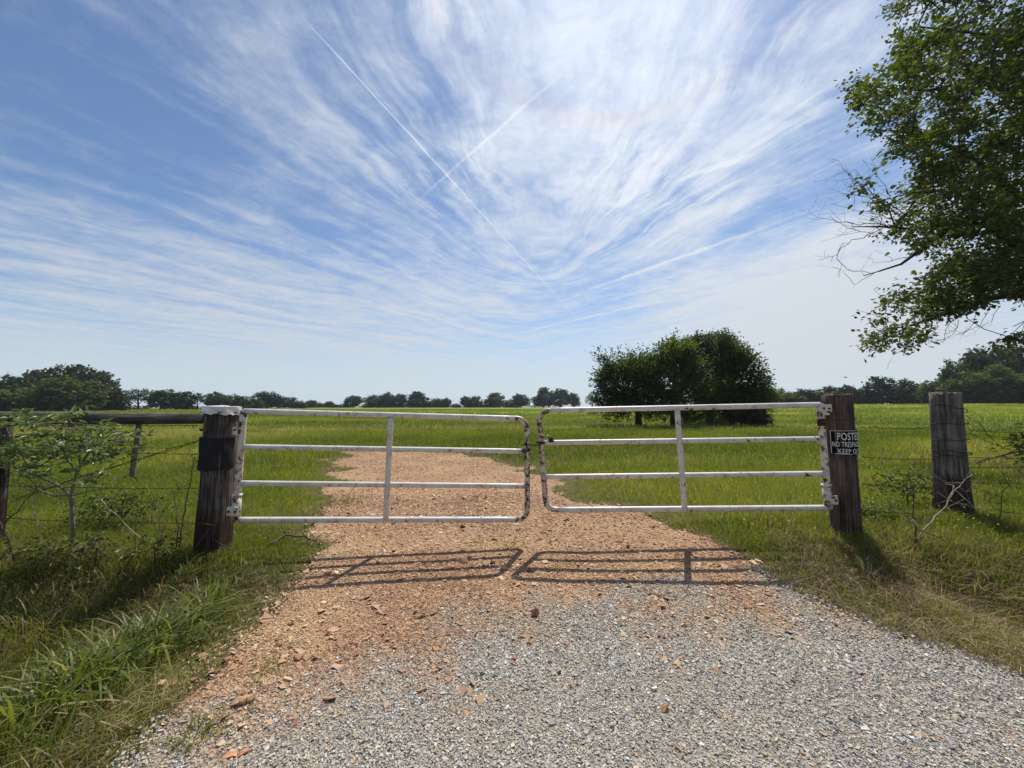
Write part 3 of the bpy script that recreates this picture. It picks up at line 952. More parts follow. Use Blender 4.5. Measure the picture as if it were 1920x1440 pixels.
    gr, OR, g2 = make_gate('white tubular gate chained at its rusty end, hinged on the sign post', GR, (1537, 759), (1554, 952), (1010, 770), (1024, 956),
        [((1017, 830), (1540, 823)), ((1022, 894), (1547, 888))], ((1269, 768), (1283, 955)), None)
    # hinge plates and collars
    PM, RM = MATS['half_rusty'], MATS['dark_rust']
    p = g1((452, 809), -.035); plate('hinge_plate', PM, gl, OL, p, (.062, .012, .088), [(0, .012)], RM, .05)
    p = P(441, 808, YL - .155); plate('hinge_plate', PM, gl, OL, p, (.05, .012, .082), [(0, .01)], RM, .05)
    p = P(436, 959, YL - .17); plate('hinge_plate', PM, gl, OL, p, (.11, .014, .088), [(-.033, 0), (.03, 0)], RM, .03)
    for a, b_ in (((444.5, 930), (442.5, 975)),):
        mb = MB(); mb.tube([g1(a), g1(b_)], .040, 18); mb.build('collar', PM, gl, OL, smooth=True)
    mb = MB(); mb.tube([g1((444.9, 926)), g1((444.6, 931))], .047, 18); mb.build('collar', PM, gl, OL, smooth=True)
    p = g2((1543, 769), -.03); plate('hinge_plate', PM, gr, OR, p, (.085, .014, .105), [(-.02, .02), (.025, -.02)], RM, -.05)
    p = P(1553, 766, YR - .15); plate('hinge_plate', PM, gr, OR, p, (.07, .012, .085), [(0, 0)], RM, -.05)
    p = P(1563, 938, YR - .155); plate('hinge_plate', PM, gr, OR, p, (.085, .012, .09), [(.015, 0)], RM, -.06)
    for a, b_ in (((1549.5, 912), (1553.5, 951)),):
        mb = MB(); mb.tube([g2(a), g2(b_)], .040, 18); mb.build('collar', PM, gr, OR, smooth=True)
    mb = MB(); mb.tube([g2((1549.2, 908)), g2((1549.6, 912.5))], .047, 18); mb.build('collar', PM, gr, OR, smooth=True)
    mb = MB(); mb.tube([g2((1539, 785)), g2((1541, 798))], .038, 18); mb.build('collar', MATS['dark_rust'], gr, OR, smooth=True)
    # slotted catch on the right gate
    for px in (1019.5, 1027):
        mb = MB()
        p0, p1 = g2((px, 830), -.02), g2((px, 815.5), -.02)
        mb.box((p0 + p1) / 2, (.022, .03, abs(p1.z - p0.z)))
        o = mb.build('catch', PM, gr, OR); bv = o.modifiers.new('edge', 'BEVEL'); bv.width = .004
    mb = MB(); p = g2((1032.5, 823), -.02)
    mb.tube([p + Vector((0, -.03, 0)), p + Vector((0, .03, 0))], .022, 8); mb.tube([p + Vector((-.03, 0, -.03)), p + Vector((.035, 0, -.022))], .012, 8)
    mb.build('catch_bolt', RM, gr, OR)

    # chain and padlock holding the two gates together
    a, b_ = g1((984, 836), -.035), g2((1021, 829), -.035)
    ch = thing('gate_chain', 'rusty link chain with padlock tying the two gate ends together', 'chain', a)
    pts = []
    def ring(c, ang, z0=0):
        return c
    A0 = g1((988, 838))
    loop = [A0 + Vector((.045 * math.cos(q), .045 * math.sin(q), -.02 + .012 * q)) for q in np.linspace(-1.5, 4.5, 14)]
    span = [loop[-1].lerp(b_, k / 9) + Vector((0, 0, -.022 * math.sin(k / 9 * math.pi))) for k in range(10)]
    B0 = g2((1013.5, 828))
    loop2 = [B0 + Vector((.045 * math.cos(q), .045 * math.sin(q), .002 * q)) for q in np.linspace(0.2, -4.4, 12)]
    for k_, path in ((0, loop), (1, span), (2, loop2)):
        dense = densify(path, .018)
        for i in range(len(dense) - 1):
            c = (dense[i] + dense[i + 1]) / 2
            tdir = (dense[i + 1] - dense[i]).normalized()
            sd = tdir.cross(Vector((0, 0, 1)) if i % 2 else Vector((.3, -.9, .1))).normalized()
            mb = MB()
            lk = [c + tdir * (.0165 * math.cos(q)) + sd * (.0085 * math.sin(q)) for q in np.linspace(0, 2 * math.pi, 11)]
            mb.tube(lk, .0036, 5, cap=False)
            if len(ch.children) < 95:
                mb.build('link', RM, ch, ch.location, smooth=True)
    pl = thing('padlock', 'small dark padlock hanging from the chain on the left gate end', 'padlock', a)
    mb = MB(); c = g1((981.5, 845), -.05); mb.box(c, (.05, .026, .045), Matrix.Rotation(.4, 3, 'Y')); o = mb.build('lock_body', MATS['lock'], pl, a)
    bv = o.modifiers.new('edge', 'BEVEL'); bv.width = .006; bv.segments = 3
    mb = MB(); mb.tube([c + Vector((-.0 + .017 * math.cos(q), 0, .02 + .036 * math.sin(q))) for q in np.linspace(0, math.pi, 9)], .0045, 7); mb.build('shackle', MATS['tin'], pl, a, smooth=True)

    # the sign bent round the right gate post
    make_sign(b2, d2, L2)
    make_wires()

def make_sign(b, d, L):
    r = .1425
    hz = [(P(1580, py, 4.02)).z for py in (806, 853)]
    base_z = b.z
    hc = ((hz[0] + hz[1]) / 2 - base_z) / d.z
    hh = .262
    facing = math.atan2(b.x, b.y)                      # direction from the camera to the post
    a0 = -R(35)
    U = Vector((math.cos(facing), -math.sin(facing), 0)); U = (U - d * U.dot(d)).normalized()
    W = d.cross(U)
    def at(s, h, rr):
        """s metres along the sign from its left edge, h metres up from its centre"""
        a = a0 + s / r
        return b + d * (hc + h) + (U * math.sin(a) - W * math.cos(a)) * rr
    SW = .362
    root = thing('warning_sign', 'black no trespassing sign with white lettering bent around the reddish post', 'sign', at(SW / 2, -hh / 2, r))
    O = root.location.copy()
    def sheet(mb, s0, s1, h0, h1_, rr, n=40, th=.0015):
        S = np.linspace(s0, s1, n)
        v = [at(s, h, q) for q in (rr, rr + th) for h in (h0, h1_) for s in S]
        f = []
        for q in (0, 1):
            f += [(q * 2 * n + j, q * 2 * n + j + 1, q * 2 * n + n + j + 1, q * 2 * n + n + j) for j in range(n - 1)]
        f += [(j, j + 1, 2 * n + j + 1, 2 * n + j) for j in range(n - 1)] + [(n + j, n + j + 1, 3 * n + j + 1, 3 * n + j) for j in range(n - 1)]
        f += [(0, n, 3 * n, 2 * n), (n - 1, 2 * n - 1, 4 * n - 1, 3 * n - 1)]
        mb.add(np.array([tuple(p) for p in v]), np.array(f))
    mb = MB(); sheet(mb, 0, SW, -hh / 2, hh / 2, r); mb.build('panel', MATS['sign_black'], root, O)
    mb = MB()
    e, w = .008, .005
    sheet(mb, e, SW - e, hh / 2 - e - w, hh / 2 - e, r + .0018)
    sheet(mb, e, SW - e, -hh / 2 + e, -hh / 2 + e + w, r + .0018)
    sheet(mb, e, e + w, -hh / 2 + e + w, hh / 2 - e - w, r + .0018, 3)
    sheet(mb, SW - e - w, SW - e, -hh / 2 + e + w, hh / 2 - e - w, r + .0018, 3)
    mb.build('border', MATS['sign_white'], root, O)
    mb = MB()
    for txt, wid, hei, zc in (('POSTED', .226, .078, .062), ('NO TRESPASSING', .312, .054, -.020), ('KEEP OUT', .222, .050, -.091)):
        cu = bpy.data.curves.new('lettering', 'FONT')
        cu.body = txt
        cu.offset = .011
        cu.space_character = 1.08
        cu.resolution_u = 4
        ob = bpy.data.objects.new('lettering', cu)
        scene.collection.objects.link(ob)
        bpy.context.view_layer.update()
        me = ob.to_mesh()
        v = np.array([tuple(q.co) for q in me.vertices])
        lo, hi = v.min(0), v.max(0)
        polys = [tuple(p.vertices) for p in me.polygons]
        s = (v[:, 0] - lo[0]) / (hi[0] - lo[0]) * wid + SW / 2 - wid / 2
        h = (v[:, 1] - lo[1]) / (hi[1] - lo[1]) * hei + zc - hei / 2
        pts = np.array([tuple(at(a_, b_, r + .0042)) for a_, b_ in zip(s, h)])
        tri = np.array([(p[0], p[i], p[i + 1]) for p in polys for i in range(1, len(p) - 1)])
        mb.add(pts, tri)
        ob.to_mesh_clear()
        bpy.data.objects.remove(ob)
        bpy.data.curves.remove(cu)
    mb.build('lettering', MATS['sign_white'], root, O)

def wire(label, pts, barbs=True, r=.0034, group='barbed wire strands along the fence', sag=.01, name='barbed_wire'):
    pts = [Vector(p) for p in pts]
    path = densify(pts, .06)
    n = len(path)
    path = [p + Vector((rng.normal(0, .0035), rng.normal(0, .0035), -sag * math.sin(math.pi * i / max(1, n - 1)) + rng.normal(0, .003))) for i, p in enumerate(path)]
    fine = densify(path, .02)
    mb = MB()
    for ph in (0, math.pi):
        mb.tube([p + Vector((0, math.cos(i * .9 + ph), math.sin(i * .9 + ph))) * r * .55 for i, p in enumerate(fine)], r * .7, 5)
    if barbs:
        for p in fine[3::6]:
            for k in range(2):
                q = Vector(rng.normal(0, 1, 3)).normalized() * .02
                mb.tube([p - q, p + q], [r * .6, r * .3], 4)
    o = mb.build(name, MATS['wire'], origin=pts[0])
    return tag(o, label, 'wire', group)

def make_wires():
    # left of the gate: from the tin capped post to the frame's edge
    for lab, ye, ym, y0 in (('highest left barbed wire, just under the dark log brace', 797, 797, 796),
                            ('left barbed wire ending at the black patch of the post', 852, 847, 838),
                            ('left barbed wire crossing behind the sapling at mid height', 916, 914, 905),
                            ('lowest left barbed wire strand above the grassy ditch bank', 981, 979, 962)):
        wire(lab, [P(372, ye, 4.0), P(200, ym, 4.02), P(-160, y0, 4.05)])
    wire('slanting brace wire from the post down through the sapling', [P(384, 821, 3.86), P(330, 838, 3.92), P(262, 858, 3.97), P(160, 889, 4.05), P(30, 935, 4.2)], False, .0040, None, name='brace_wire')
    wire('second slanting brace wire just below the first one', [P(384, 824, 3.9), P(262, 861, 4.0), P(150, 893, 4.08), P(20, 942, 4.25)], False, .003, None, name='brace_wire')
    # between sign post and grey post
    for lab, ya, yb in (('uppermost barbed wire between the sign post and the grey post', 801, 801), ('second barbed wire between the sign post and the grey post', 857, 860),
                        ('third barbed wire between the sign post and the grey post', 908, 915), ('lowest barbed wire between the sign post and the grey post', 957, 963)):
        wire(lab, [P(1612, ya, 4.15), P(1690, (ya + yb) / 2 + .6, 4.5), P(1752, yb, 4.9)], sag=.012)
    # beyond the grey post
    for lab, ya, yb in (('uppermost barbed wire leaving the grey post to the right', 806, 811), ('second barbed wire leaving the grey post to the right', 858, 857),
                        ('third barbed wire leaving the grey post to the right', 876, 875), ('fourth barbed wire leaving the grey post to the right', 905, 905),
                        ('lowest barbed wire leaving the grey post to the right', 954, 955)):
        wire(lab, [P(1815, ya, 4.95), P(1870, (ya + yb) / 2 + 1, 5.15), P(1960, yb, 5.5), P(2120, yb + 3, 6.2)], sag=.01)
    wire('loose dark wire drooping in a curve from the top of the grey post', [P(1812, 780, 4.86), P(1836, 793, 4.9), P(1857, 820, 4.9), P(1880, 841, 4.9), P(1935, 846, 5.1)], False, .004, None, 0, name='loose_wire')
    wire('loose wire slanting down to the right of the grey post', [P(1815, 811, 4.86), P(1845, 824, 4.9), P(1875, 838, 4.9), P(1950, 838, 5.1)], False, .0035, None, 0, name='loose_wire')

# ---------------------------------------------------------------- trees and shrubs
def in_ellipsoids(ells, n, rg, shell=.5):
    """random points in a set of ellipsoids (centre, radii), fuller towards their skins"""
    ells = [(np.array(tuple(c), float), np.array(r, float)) for c, r in ells]
    w = np.array([np.prod(r) ** .85 for c, r in ells])
    k = rg.choice(len(ells), n, p=w / w.sum())
    d = rg.normal(0, 1, (n, 3))
    d /= np.linalg.norm(d, axis=1, keepdims=True)
    rad = shell + (1 - shell) * rg.random(n) ** .6
    rad = np.where(rg.random(n) < .25, rg.random(n) ** .4, rad)
    C = np.array([c for c, r in ells])[k]
    Rr = np.array([r for c, r in ells])[k]
    return C + d * Rr * rad[:, None]

def grow(limbs, tips, rg, step=.5, tip_r=.008, power=2.3, jitter=.12, sag=0.0, limb_r=None):
    """branches: every tip is joined to the nearest wood already grown, thickness follows what each branch carries"""
    P_, par, minr = [], [], []
    for li, L in enumerate(limbs):
        pts, r0, r1 = L
        pts = densify([Vector(p) for p in pts], step)
        prev = -1
        if P_:
            dd = np.linalg.norm(np.array(P_) - np.array(tuple(pts[0])), axis=1)
            prev = int(dd.argmin())
        for i, p in enumerate(pts):
            P_.append(tuple(p)); par.append(prev); minr.append(r0 + (r1 - r0) * i / max(1, len(pts) - 1))
            prev = len(P_) - 1
    nl = len(P_)
    tips = np.asarray(tips)
    if len(tips):
        root = np.array(P_[:nl])
        o = np.argsort([np.linalg.norm(root - t, axis=1).min() for t in tips])
        buf = np.empty((nl + len(tips) * 14, 3)); buf[:nl] = P_
        n = nl
        for ti in o:
            t = tips[ti]
            dd = np.linalg.norm(buf[:n] - t, axis=1)
            j = int(dd.argmin())
            k = min(12, max(1, int(dd[j] / step)))
            a, prev = buf[j].copy(), j
            off = rg.normal(0, jitter, 3) * dd[j]
            for q in range(1, k + 1):
                f = q / k
                p = a + (t - a) * f + off * math.sin(math.pi * f) + np.array([0, 0, -sag * dd[j] * f * f])
                if n >= len(buf):
                    buf = np.concatenate([buf, np.empty((4000, 3))])
                buf[n] = p; par.append(prev); minr.append(0); prev = n; n += 1
        P_ = buf[:n]
    P_ = np.array(P_)
    n = len(P_)
    acc = np.zeros(n)
    kids = np.zeros(n, int)
    for i in range(n - 1, -1, -1):
        if kids[i] == 0:
            acc[i] = tip_r ** power
        if par[i] >= 0:
            acc[par[i]] += acc[i] * (1 if kids[par[i]] == 0 or True else 0)
            kids[par[i]] += 1
    rad = np.maximum(acc ** (1 / power), minr)
    return P_, np.array(par), rad

def wood_mesh(mb, P_, par, rad, seg=5, minrad=0.0):
    idx = np.where(par >= 0)[0]
    idx = idx[rad[idx] >= minrad]
    a, b = P_[par[idx]], P_[idx]
    rb = rad[idx]
    ra = np.minimum(rad[par[idx]], rb * 1.35)
    t = b - a
    ln = np.linalg.norm(t, axis=1, keepdims=True) + 1e-9
    t = t / ln
    ref = np.where(np.abs(t[:, 2:3]) < .9, np.array([[0, 0, 1.0]]), np.array([[1.0, 0, 0]]))
    U = np.cross(t, ref); U /= np.linalg.norm(U, axis=1, keepdims=True) + 1e-9
    W = np.cross(t, U)
    b = b + t * np.minimum(ln, rb[:, None] * .5)
    ang = np.linspace(0, 2 * math.pi, seg, endpoint=False)
    cs = np.cos(ang)[None, :, None] * U[:, None] + np.sin(ang)[None, :, None] * W[:, None]
    va = a[:, None] + cs * ra[:, None, None]
    vb = b[:, None] + cs * rb[:, None, None]
    v = np.concatenate([va, vb], 1).reshape(-1, 3)
    j = np.arange(seg)
    q = np.stack([j, (j + 1) % seg, seg + (j + 1) % seg, seg + j], -1)
    f = (np.arange(len(idx)) * 2 * seg)[:, None, None] + q[None]
    mb.add(v, f.reshape(-1, 4))

def leaves(mb, pos, size, rg, aspect=.55, flat=.55, down=.25, out=None, rnd=None, shape='oval'):
    n = len(pos)
    size = np.broadcast_to(np.asarray(size, float), (n,)) * rg.uniform(.65, 1.25, n)
    d = rg.normal(0, 1, (n, 3))
    if out is not None:
        d = d * .7 + out
    d[:, 2] = d[:, 2] * (1 - flat) - down
    d /= np.linalg.norm(d, axis=1, keepdims=True) + 1e-9
    up = rg.normal(0, .55, (n, 3)) + np.array([0, 0, 1.0])
    s = np.cross(d, up); s /= np.linalg.norm(s, axis=1, keepdims=True) + 1e-9
    nn = np.cross(s, d)
    L, Wd = size[:, None], (size * aspect)[:, None]
    p = pos
    if shape == 'oval':
        prof = [(0, 0, 0), (.38, .5, .10), (.75, .36, .08), (1, 0, -.08), (.75, -.36, .08), (.38, -.5, .10)]
    elif shape == 'lance':
        prof = [(0, 0, 0), (.3, .5, .08), (.65, .38, .02), (1, 0, -.16), (.65, -.38, .02), (.3, -.5, .08)]
    else:
        prof = [(0, 0, 0), (.5, .5, .08), (1, 0, 0), (.5, -.5, .08)]
    V = np.stack([p + d * L * a + s * Wd * b + nn * L * c for a, b, c in prof], 1)
    k = len(prof)
    if k == 6:
        q = np.array([(0, 1, 2, 3), (0, 3, 4, 5)])
    else:
        q = np.array([(0, 1, 2, 3)])
    f = ((np.arange(n) * k)[:, None, None] + q[None]).reshape(-1, 4)
    r = rg.random(n) if rnd is None else rnd
    mb.add(V.reshape(-1, 3), f, np.repeat(r, k))

def bark(): return MATS['bark']

# --- far trees: a few grown forms, one unit tall and one unit wide, copied along the field's far edge
def far_proto(kind, seed):
    rg = np.random.default_rng(seed)
    if kind == 'dense':
        th, ells = .12, [((0, 0, .50), (.40, .38, .42)), ((-.24, .05, .40), (.26, .26, .28)), ((.25, -.04, .42), (.26, .26, .30)), ((.05, .1, .78), (.26, .26, .2)), ((-.12, 0, .2), (.3, .28, .14))]
        nt, nl, ls = 230, 16, .078
    elif kind == 'broad':
        th, ells = .10, [((-.24, 0, .46), (.27, .26, .38)), ((.20, 0, .54), (.30, .28, .42)), ((0, .05, .30), (.45, .34, .26)), ((-.05, 0, .76), (.24, .22, .22)), ((.15, 0, .18), (.3, .28, .14))]
        nt, nl, ls = 240, 16, .078
    elif kind == 'open':
        th, ells = .26, [((-.28, 0, .68), (.22, .2, .18)), ((.26, .02, .66), (.24, .2, .2)), ((0, 0, .83), (.30, .25, .16)), ((-.05, 0, .56), (.34, .2, .14)), ((0, 0, .10), (.4, .2, .10))]
        nt, nl, ls = 130, 11, .062
    else:   # low, to the ground
        th, ells = .05, [((0, 0, .50), (.42, .38, .48)), ((-.28, 0, .32), (.25, .24, .34)), ((.28, 0, .34), (.25, .24, .34)), ((0, 0, .14), (.46, .36, .16))]
        nt, nl, ls = 240, 16, .080
    tips = in_ellipsoids(ells, nt, rg)
    limbs = [([(0, 0, -.02), (.01, 0, th), (-.01, 0, .45), (0, 0, .72)], .032, .012), ([(0, 0, th), (-.2, 0, .5)], .016, .008), ([(0, 0, th * 1.1), (.2, .03, .52)], .016, .008)]
    Pn, par, rad = grow(limbs, tips, rg, step=.09, tip_r=.0022)
    root = thing('far_tree', '', 'tree', (0, 0, 0))
    mb = MB(); wood_mesh(mb, Pn, par, rad, 5, .0035); mb.build('trunk', bark(), root)
    mb = MB()
    pos = (tips[:, None] + rg.normal(0, .036, (nt, nl, 3))).reshape(-1, 3)
    cl = np.repeat(rg.random(nt), nl) * .5 + rg.random(nt * nl) * .5
    leaves(mb, pos, ls, rg, aspect=.75, flat=.3, down=.1, shape='quad', rnd=cl)
    mb.build('crown', MATS['leaf_far'], root)
    return root

def copy_tree(root):
    r = root.copy()
    scene.collection.objects.link(r)
    for ch in root.children:
        c = ch.copy()
        scene.collection.objects.link(c)
        c.parent = r
    return r

LEFTG, MIDG, RIGHTG = 'trees of the left grove', 'trees lined along the far field edge', 'trees of the right wood'
# centre px, half width px, top py, depth m, form, light?, label
FAR = [
 (8, 34, 709, 92, 'low', 0, 'dark tree cut by the frame at the left end of the left grove'),
 (52, 30, 706, 95, 'dense', 0, 'dark rounded tree, second from the left end of the left grove'),
 (80, 30, 697, 100, 'dense', 0, 'tall tree on the left shoulder of the high left grove'),
 (122, 34, 691, 104, 'broad', 0, 'tallest tree at the summit of the left grove'),
 (160, 28, 695, 104, 'dense', 0, 'tall tree just right of the summit of the left grove'),
 (194, 27, 705, 98, 'broad', 0, 'tree with ragged top on the right shoulder of the left grove'),
 (125, 48, 713, 84, 'low', 1, 'broad lighter green tree standing in front of the left grove'),
 (30, 42, 730, 82, 'low', 1, 'low green tree at the foot of the left grove near the frame edge'),
 (214, 24, 730, 92, 'low', 0, 'low tree filling the right foot of the left grove'),
 (260, 30, 732, 112, 'open', 0, 'flat topped open tree with sky through it right of the left grove'),
 (310, 30, 733, 112, 'dense', 1, 'wide green tree between the open tree and the tin capped post'),
 (343, 20, 737, 114, 'broad', 0, 'narrow tree just right of the wide green tree by the post'),
 (371, 17, 740, 116, 'open', 0, 'thin tree directly left of the tin capped post'),
 (408, 25, 737, 130, 'dense', 0, 'round tree rising right above the tin capped post'),
 (440, 22, 742, 140, 'low', 0, 'low tree above the left end of the gate, beside the post tree'),
 (466, 20, 744, 150, 'low', 0, 'low dull tree left of the high double crowned tree'),
 (500, 26, 735, 165, 'broad', 0, 'high double crowned tree over the left part of the left gate'),
 (527, 12, 747, 170, 'dense', 0, 'small round tree touching the high double crowned tree'),
 (542, 17, 745, 172, 'broad', 0, 'medium tree second right of the double crowned tree'),
 (562, 11, 752, 172, 'low', 0, 'small tree at the right end of the first far clump'),
 (583, 12, 751, 200, 'dense', 0, 'small lone round tree right of the first far clump'),
 (597, 8, 755, 205, 'open', 0, 'thin pale tree leaning beside the lone round tree'),
 (618, 9, 753, 205, 'dense', 0, 'little round tree before the low hedge left of the gate upright'),
 (639, 16, 758, 205, 'low', 0, 'low bush filling the far hedge left of the gate upright'),
 (662, 16, 743, 205, 'dense', 0, 'dark ball shaped tree left of the sparse pale tree'),
 (686, 11, 746, 208, 'open', 0, 'sparse pale tree between two dark crowns left of the gate upright'),
 (706, 17, 741, 208, 'broad', 0, 'dark tree just left of the left gate upright'),
 (727, 13, 737, 208, 'dense', 0, 'tall tree standing over the left gate upright'),
 (749, 14, 740, 208, 'dense', 0, 'tree just right of the left gate upright'),
 (784, 23, 737, 212, 'broad', 0, 'wide heavy crowned tree over the right half of the left gate'),
 (819, 13, 748, 214, 'low', 0, 'low tree joined to the wide heavy crowned tree'),
 (837, 10, 747, 214, 'dense', 0, 'small pointed tree ending the wide crowned clump'),
 (855, 7, 757, 214, 'low', 0, 'tiny shrub alone in the far gap left of two paired crowns'),
 (875, 13, 744, 216, 'dense', 0, 'left crown of the pair above the end of the left gate'),
 (893, 12, 743, 216, 'broad', 0, 'right crown of the pair above the end of the left gate'),
 (927, 21, 739, 218, 'broad', 0, 'broad round tree above the round corner of the left gate'),
 (957, 12, 750, 216, 'low', 1, 'low light green bush between two dark trees near the gate gap'),
 (977, 18, 740, 218, 'dense', 0, 'dark tree above the gap between the two gates'),
 (1002, 10, 746, 220, 'open', 0, 'airy small tree left of the tallest tree by the gate gap'),
 (1019, 20, 730, 220, 'broad', 0, 'tallest far tree right above the corner of the right gate'),
 (1050, 18, 731, 221, 'dense', 0, 'tall dark tree right of the tallest far tree'),
 (1076, 12, 738, 222, 'dense', 0, 'shorter round tree ending the tall row near the near grove'),
 (598, 26, 757, 216, 'low', 0, 'wide low hedge bush under the small lone trees left of the upright'),
 (722, 34, 756, 218, 'low', 0, 'wide low hedge bush beneath the trees over the left upright'),
 (800, 30, 757, 220, 'low', 0, 'wide low hedge bush at the feet of the wide heavy crown'),
 (905, 30, 758, 222, 'low', 1, 'pale low hedge bush between the paired crowns and the broad round tree'),
 (1112, 13, 738, 60, 'open', 1, 'small loose tree at the left skirt of the near grove'),
 (1455, 22, 731, 118, 'low', 0, 'dark tree at the right skirt of the near grove, far edge'),
 (1480, 20, 737, 108, 'low', 1, 'low paler tree right of the near grove at the field edge'),
 (1512, 25, 731, 120, 'dense', 0, 'round tree in the far wood left of the sign post'),
 (1553, 25, 727, 120, 'low', 0, 'tree in the far wood just left of the sign post top'),
 (1592, 22, 724, 118, 'dense', 0, 'tree in the far wood right behind the sign post top'),
 (1620, 18, 729, 116, 'low', 0, 'low dark tree just right of the sign post top'),
 (1656, 27, 711, 112, 'broad', 0, 'high dark tree between the sign post and the grey post'),
 (1695, 23, 715, 108, 'low', 0, 'domed green tree between the high dark tree and the grey post'),
 (1724, 16, 721, 106, 'low', 0, 'low tree at the left shoulder of the grey post'),
 (1750, 22, 717, 98, 'dense', 1, 'tree above the left half of the grey post'),
 (1795, 24, 681, 92, 'dense', 1, 'pale crowned tree at the left slope of the right wood'),
 (1838, 36, 657, 92, 'broad', 0, 'tall tree at the left summit of the right wood'),
 (1885, 30, 652, 92, 'dense', 0, 'tall tree right of the summit of the right wood'),
 (1930, 40, 648, 92, 'broad', 0, 'tallest tree of the right wood, cut by the frame'),
 (1818, 32, 699, 80, 'low', 1, 'green lower tree in front of the right wood by the grey post'),
 (1866, 34, 690, 80, 'low', 1, 'green dome shaped tree before the right wood, left of the edge'),
 (1920, 40, 702, 78, 'low', 1, 'low green tree at the frame edge before the right wood'),
 (1778, 24, 722, 88, 'low', 0, 'low dark tree behind the top of the grey post'),
 (1990, 44, 660, 86, 'low', 0, 'tree of the right wood beyond the frame edge'),
 (-50, 44, 715, 90, 'dense', 0, 'tree of the left grove beyond the frame edge'),
]

def make_far_trees():
    protos, used = {}, set()
    for k, s in (('dense', 1), ('broad', 2), ('open', 3), ('low', 4)):
        protos[k] = [far_proto(k, s * 10), far_proto(k, s * 10 + 1)]
    for i, (px, hw, top, dep, kind, light, label) in enumerate(FAR):
        pr = protos[kind][i % 2]
        o = pr if pr.name not in used and not light else copy_tree(pr)
        if o is pr:
            used.add(pr.name)
        d = D(px, 740)
        x = d.x * dep / d.y
        zb = h1(x, dep)
        topz = P(px, top, dep).z
        w = hw * 2 / 720 * dep * (1.38 if px < 240 or px > 1700 else 1.5 if kind == 'low' else 1.2) / math.hypot(1, (px - 960) / 720) ** .5
        o.location = (x, dep, zb - .05)
        o.scale = (w, w, (topz - zb) * 1.10)
        o.rotation_euler = (0, 0, [0, 2.2, 4.1, 1.1][i % 4] if kind != 'open' else 0)
        g = LEFTG if px < 232 else (MIDG if px < 1120 else RIGHTG)
        tag(o, label, 'tree', g)
        if light:
            for ch in o.children:
                if ch.name.startswith('crown'):
                    me = ch.data.copy()
                    me.materials[0] = MATS['leaf_far_light']
                    ch.data = me
    for k in protos:
        for pr in protos[k]:
            if pr.name not in used:
                for c in list(pr.children):
                    bpy.data.objects.remove(c)
                bpy.data.objects.remove(pr)

def shoots(tips, nleaf, length, rg, per=3):
    """offsets of leaves strung along a few short shoots that leave each tip outwards and up"""
    n = len(tips)
    out = tips - tips.mean(0)
    out /= np.linalg.norm(out, axis=1, keepdims=True) + 1e-9
    d = out[:, None] * .8 + rg.normal(0, .55, (n, per, 3)) + np.array([0, 0, .35])
    d /= np.linalg.norm(d, axis=2, keepdims=True)
    k = rg.integers(0, per, (n, nleaf))
    L = length * rg.uniform(.5, 1.3, (n, per))
    t = rg.random((n, nleaf)) - .15
    i = np.arange(n)[:, None]
    return d[i, k] * (L[i, k] * t)[..., None]

def tree(name, label, base, limbs, ells, ntips, nleaf, lsize, spread, mat, rg, group=None, step=.5, tip_r=.008, cat='tree', shell=.5,
         aspect=.6, seg=6, minr=.008, shape='oval', extra=None, flat=.5, down=.2, jitter=.12, sag=0.0, shoot=0.0):
    root = thing(name, label, cat, base, group)
    tips = in_ellipsoids(ells, ntips, rg, shell)
    if extra is not None:
        tips = np.concatenate([tips, extra])
    tips = tips[tips[:, 2] > H(tips[:, 0], tips[:, 1]) + .05]
    Pn, par, rad = grow(limbs, tips, rg, step, tip_r, jitter=jitter, sag=sag)
    mb = MB(); wood_mesh(mb, Pn, par, rad, seg, minr)
    mb.build('trunk', MATS['bark'], root, base, smooth=True)
    n = len(tips)
    cl = np.repeat(rg.random(n), nleaf) * .75 + rg.random(n * nleaf) * .25
    off = rg.normal(0, 1, (n, nleaf, 3)) * np.array([1, 1, .6]) * spread
    if shoot:
        off += shoots(tips, nleaf, shoot, rg)
    pos = (tips[:, None] + off).reshape(-1, 3)
    mb = MB()
    leaves(mb, pos, lsize, rg, aspect, flat, down, out=(off.reshape(-1, 3) / spread) * .5, rnd=cl, shape=shape)
    mb.build('crown', mat, root, base)
    return root

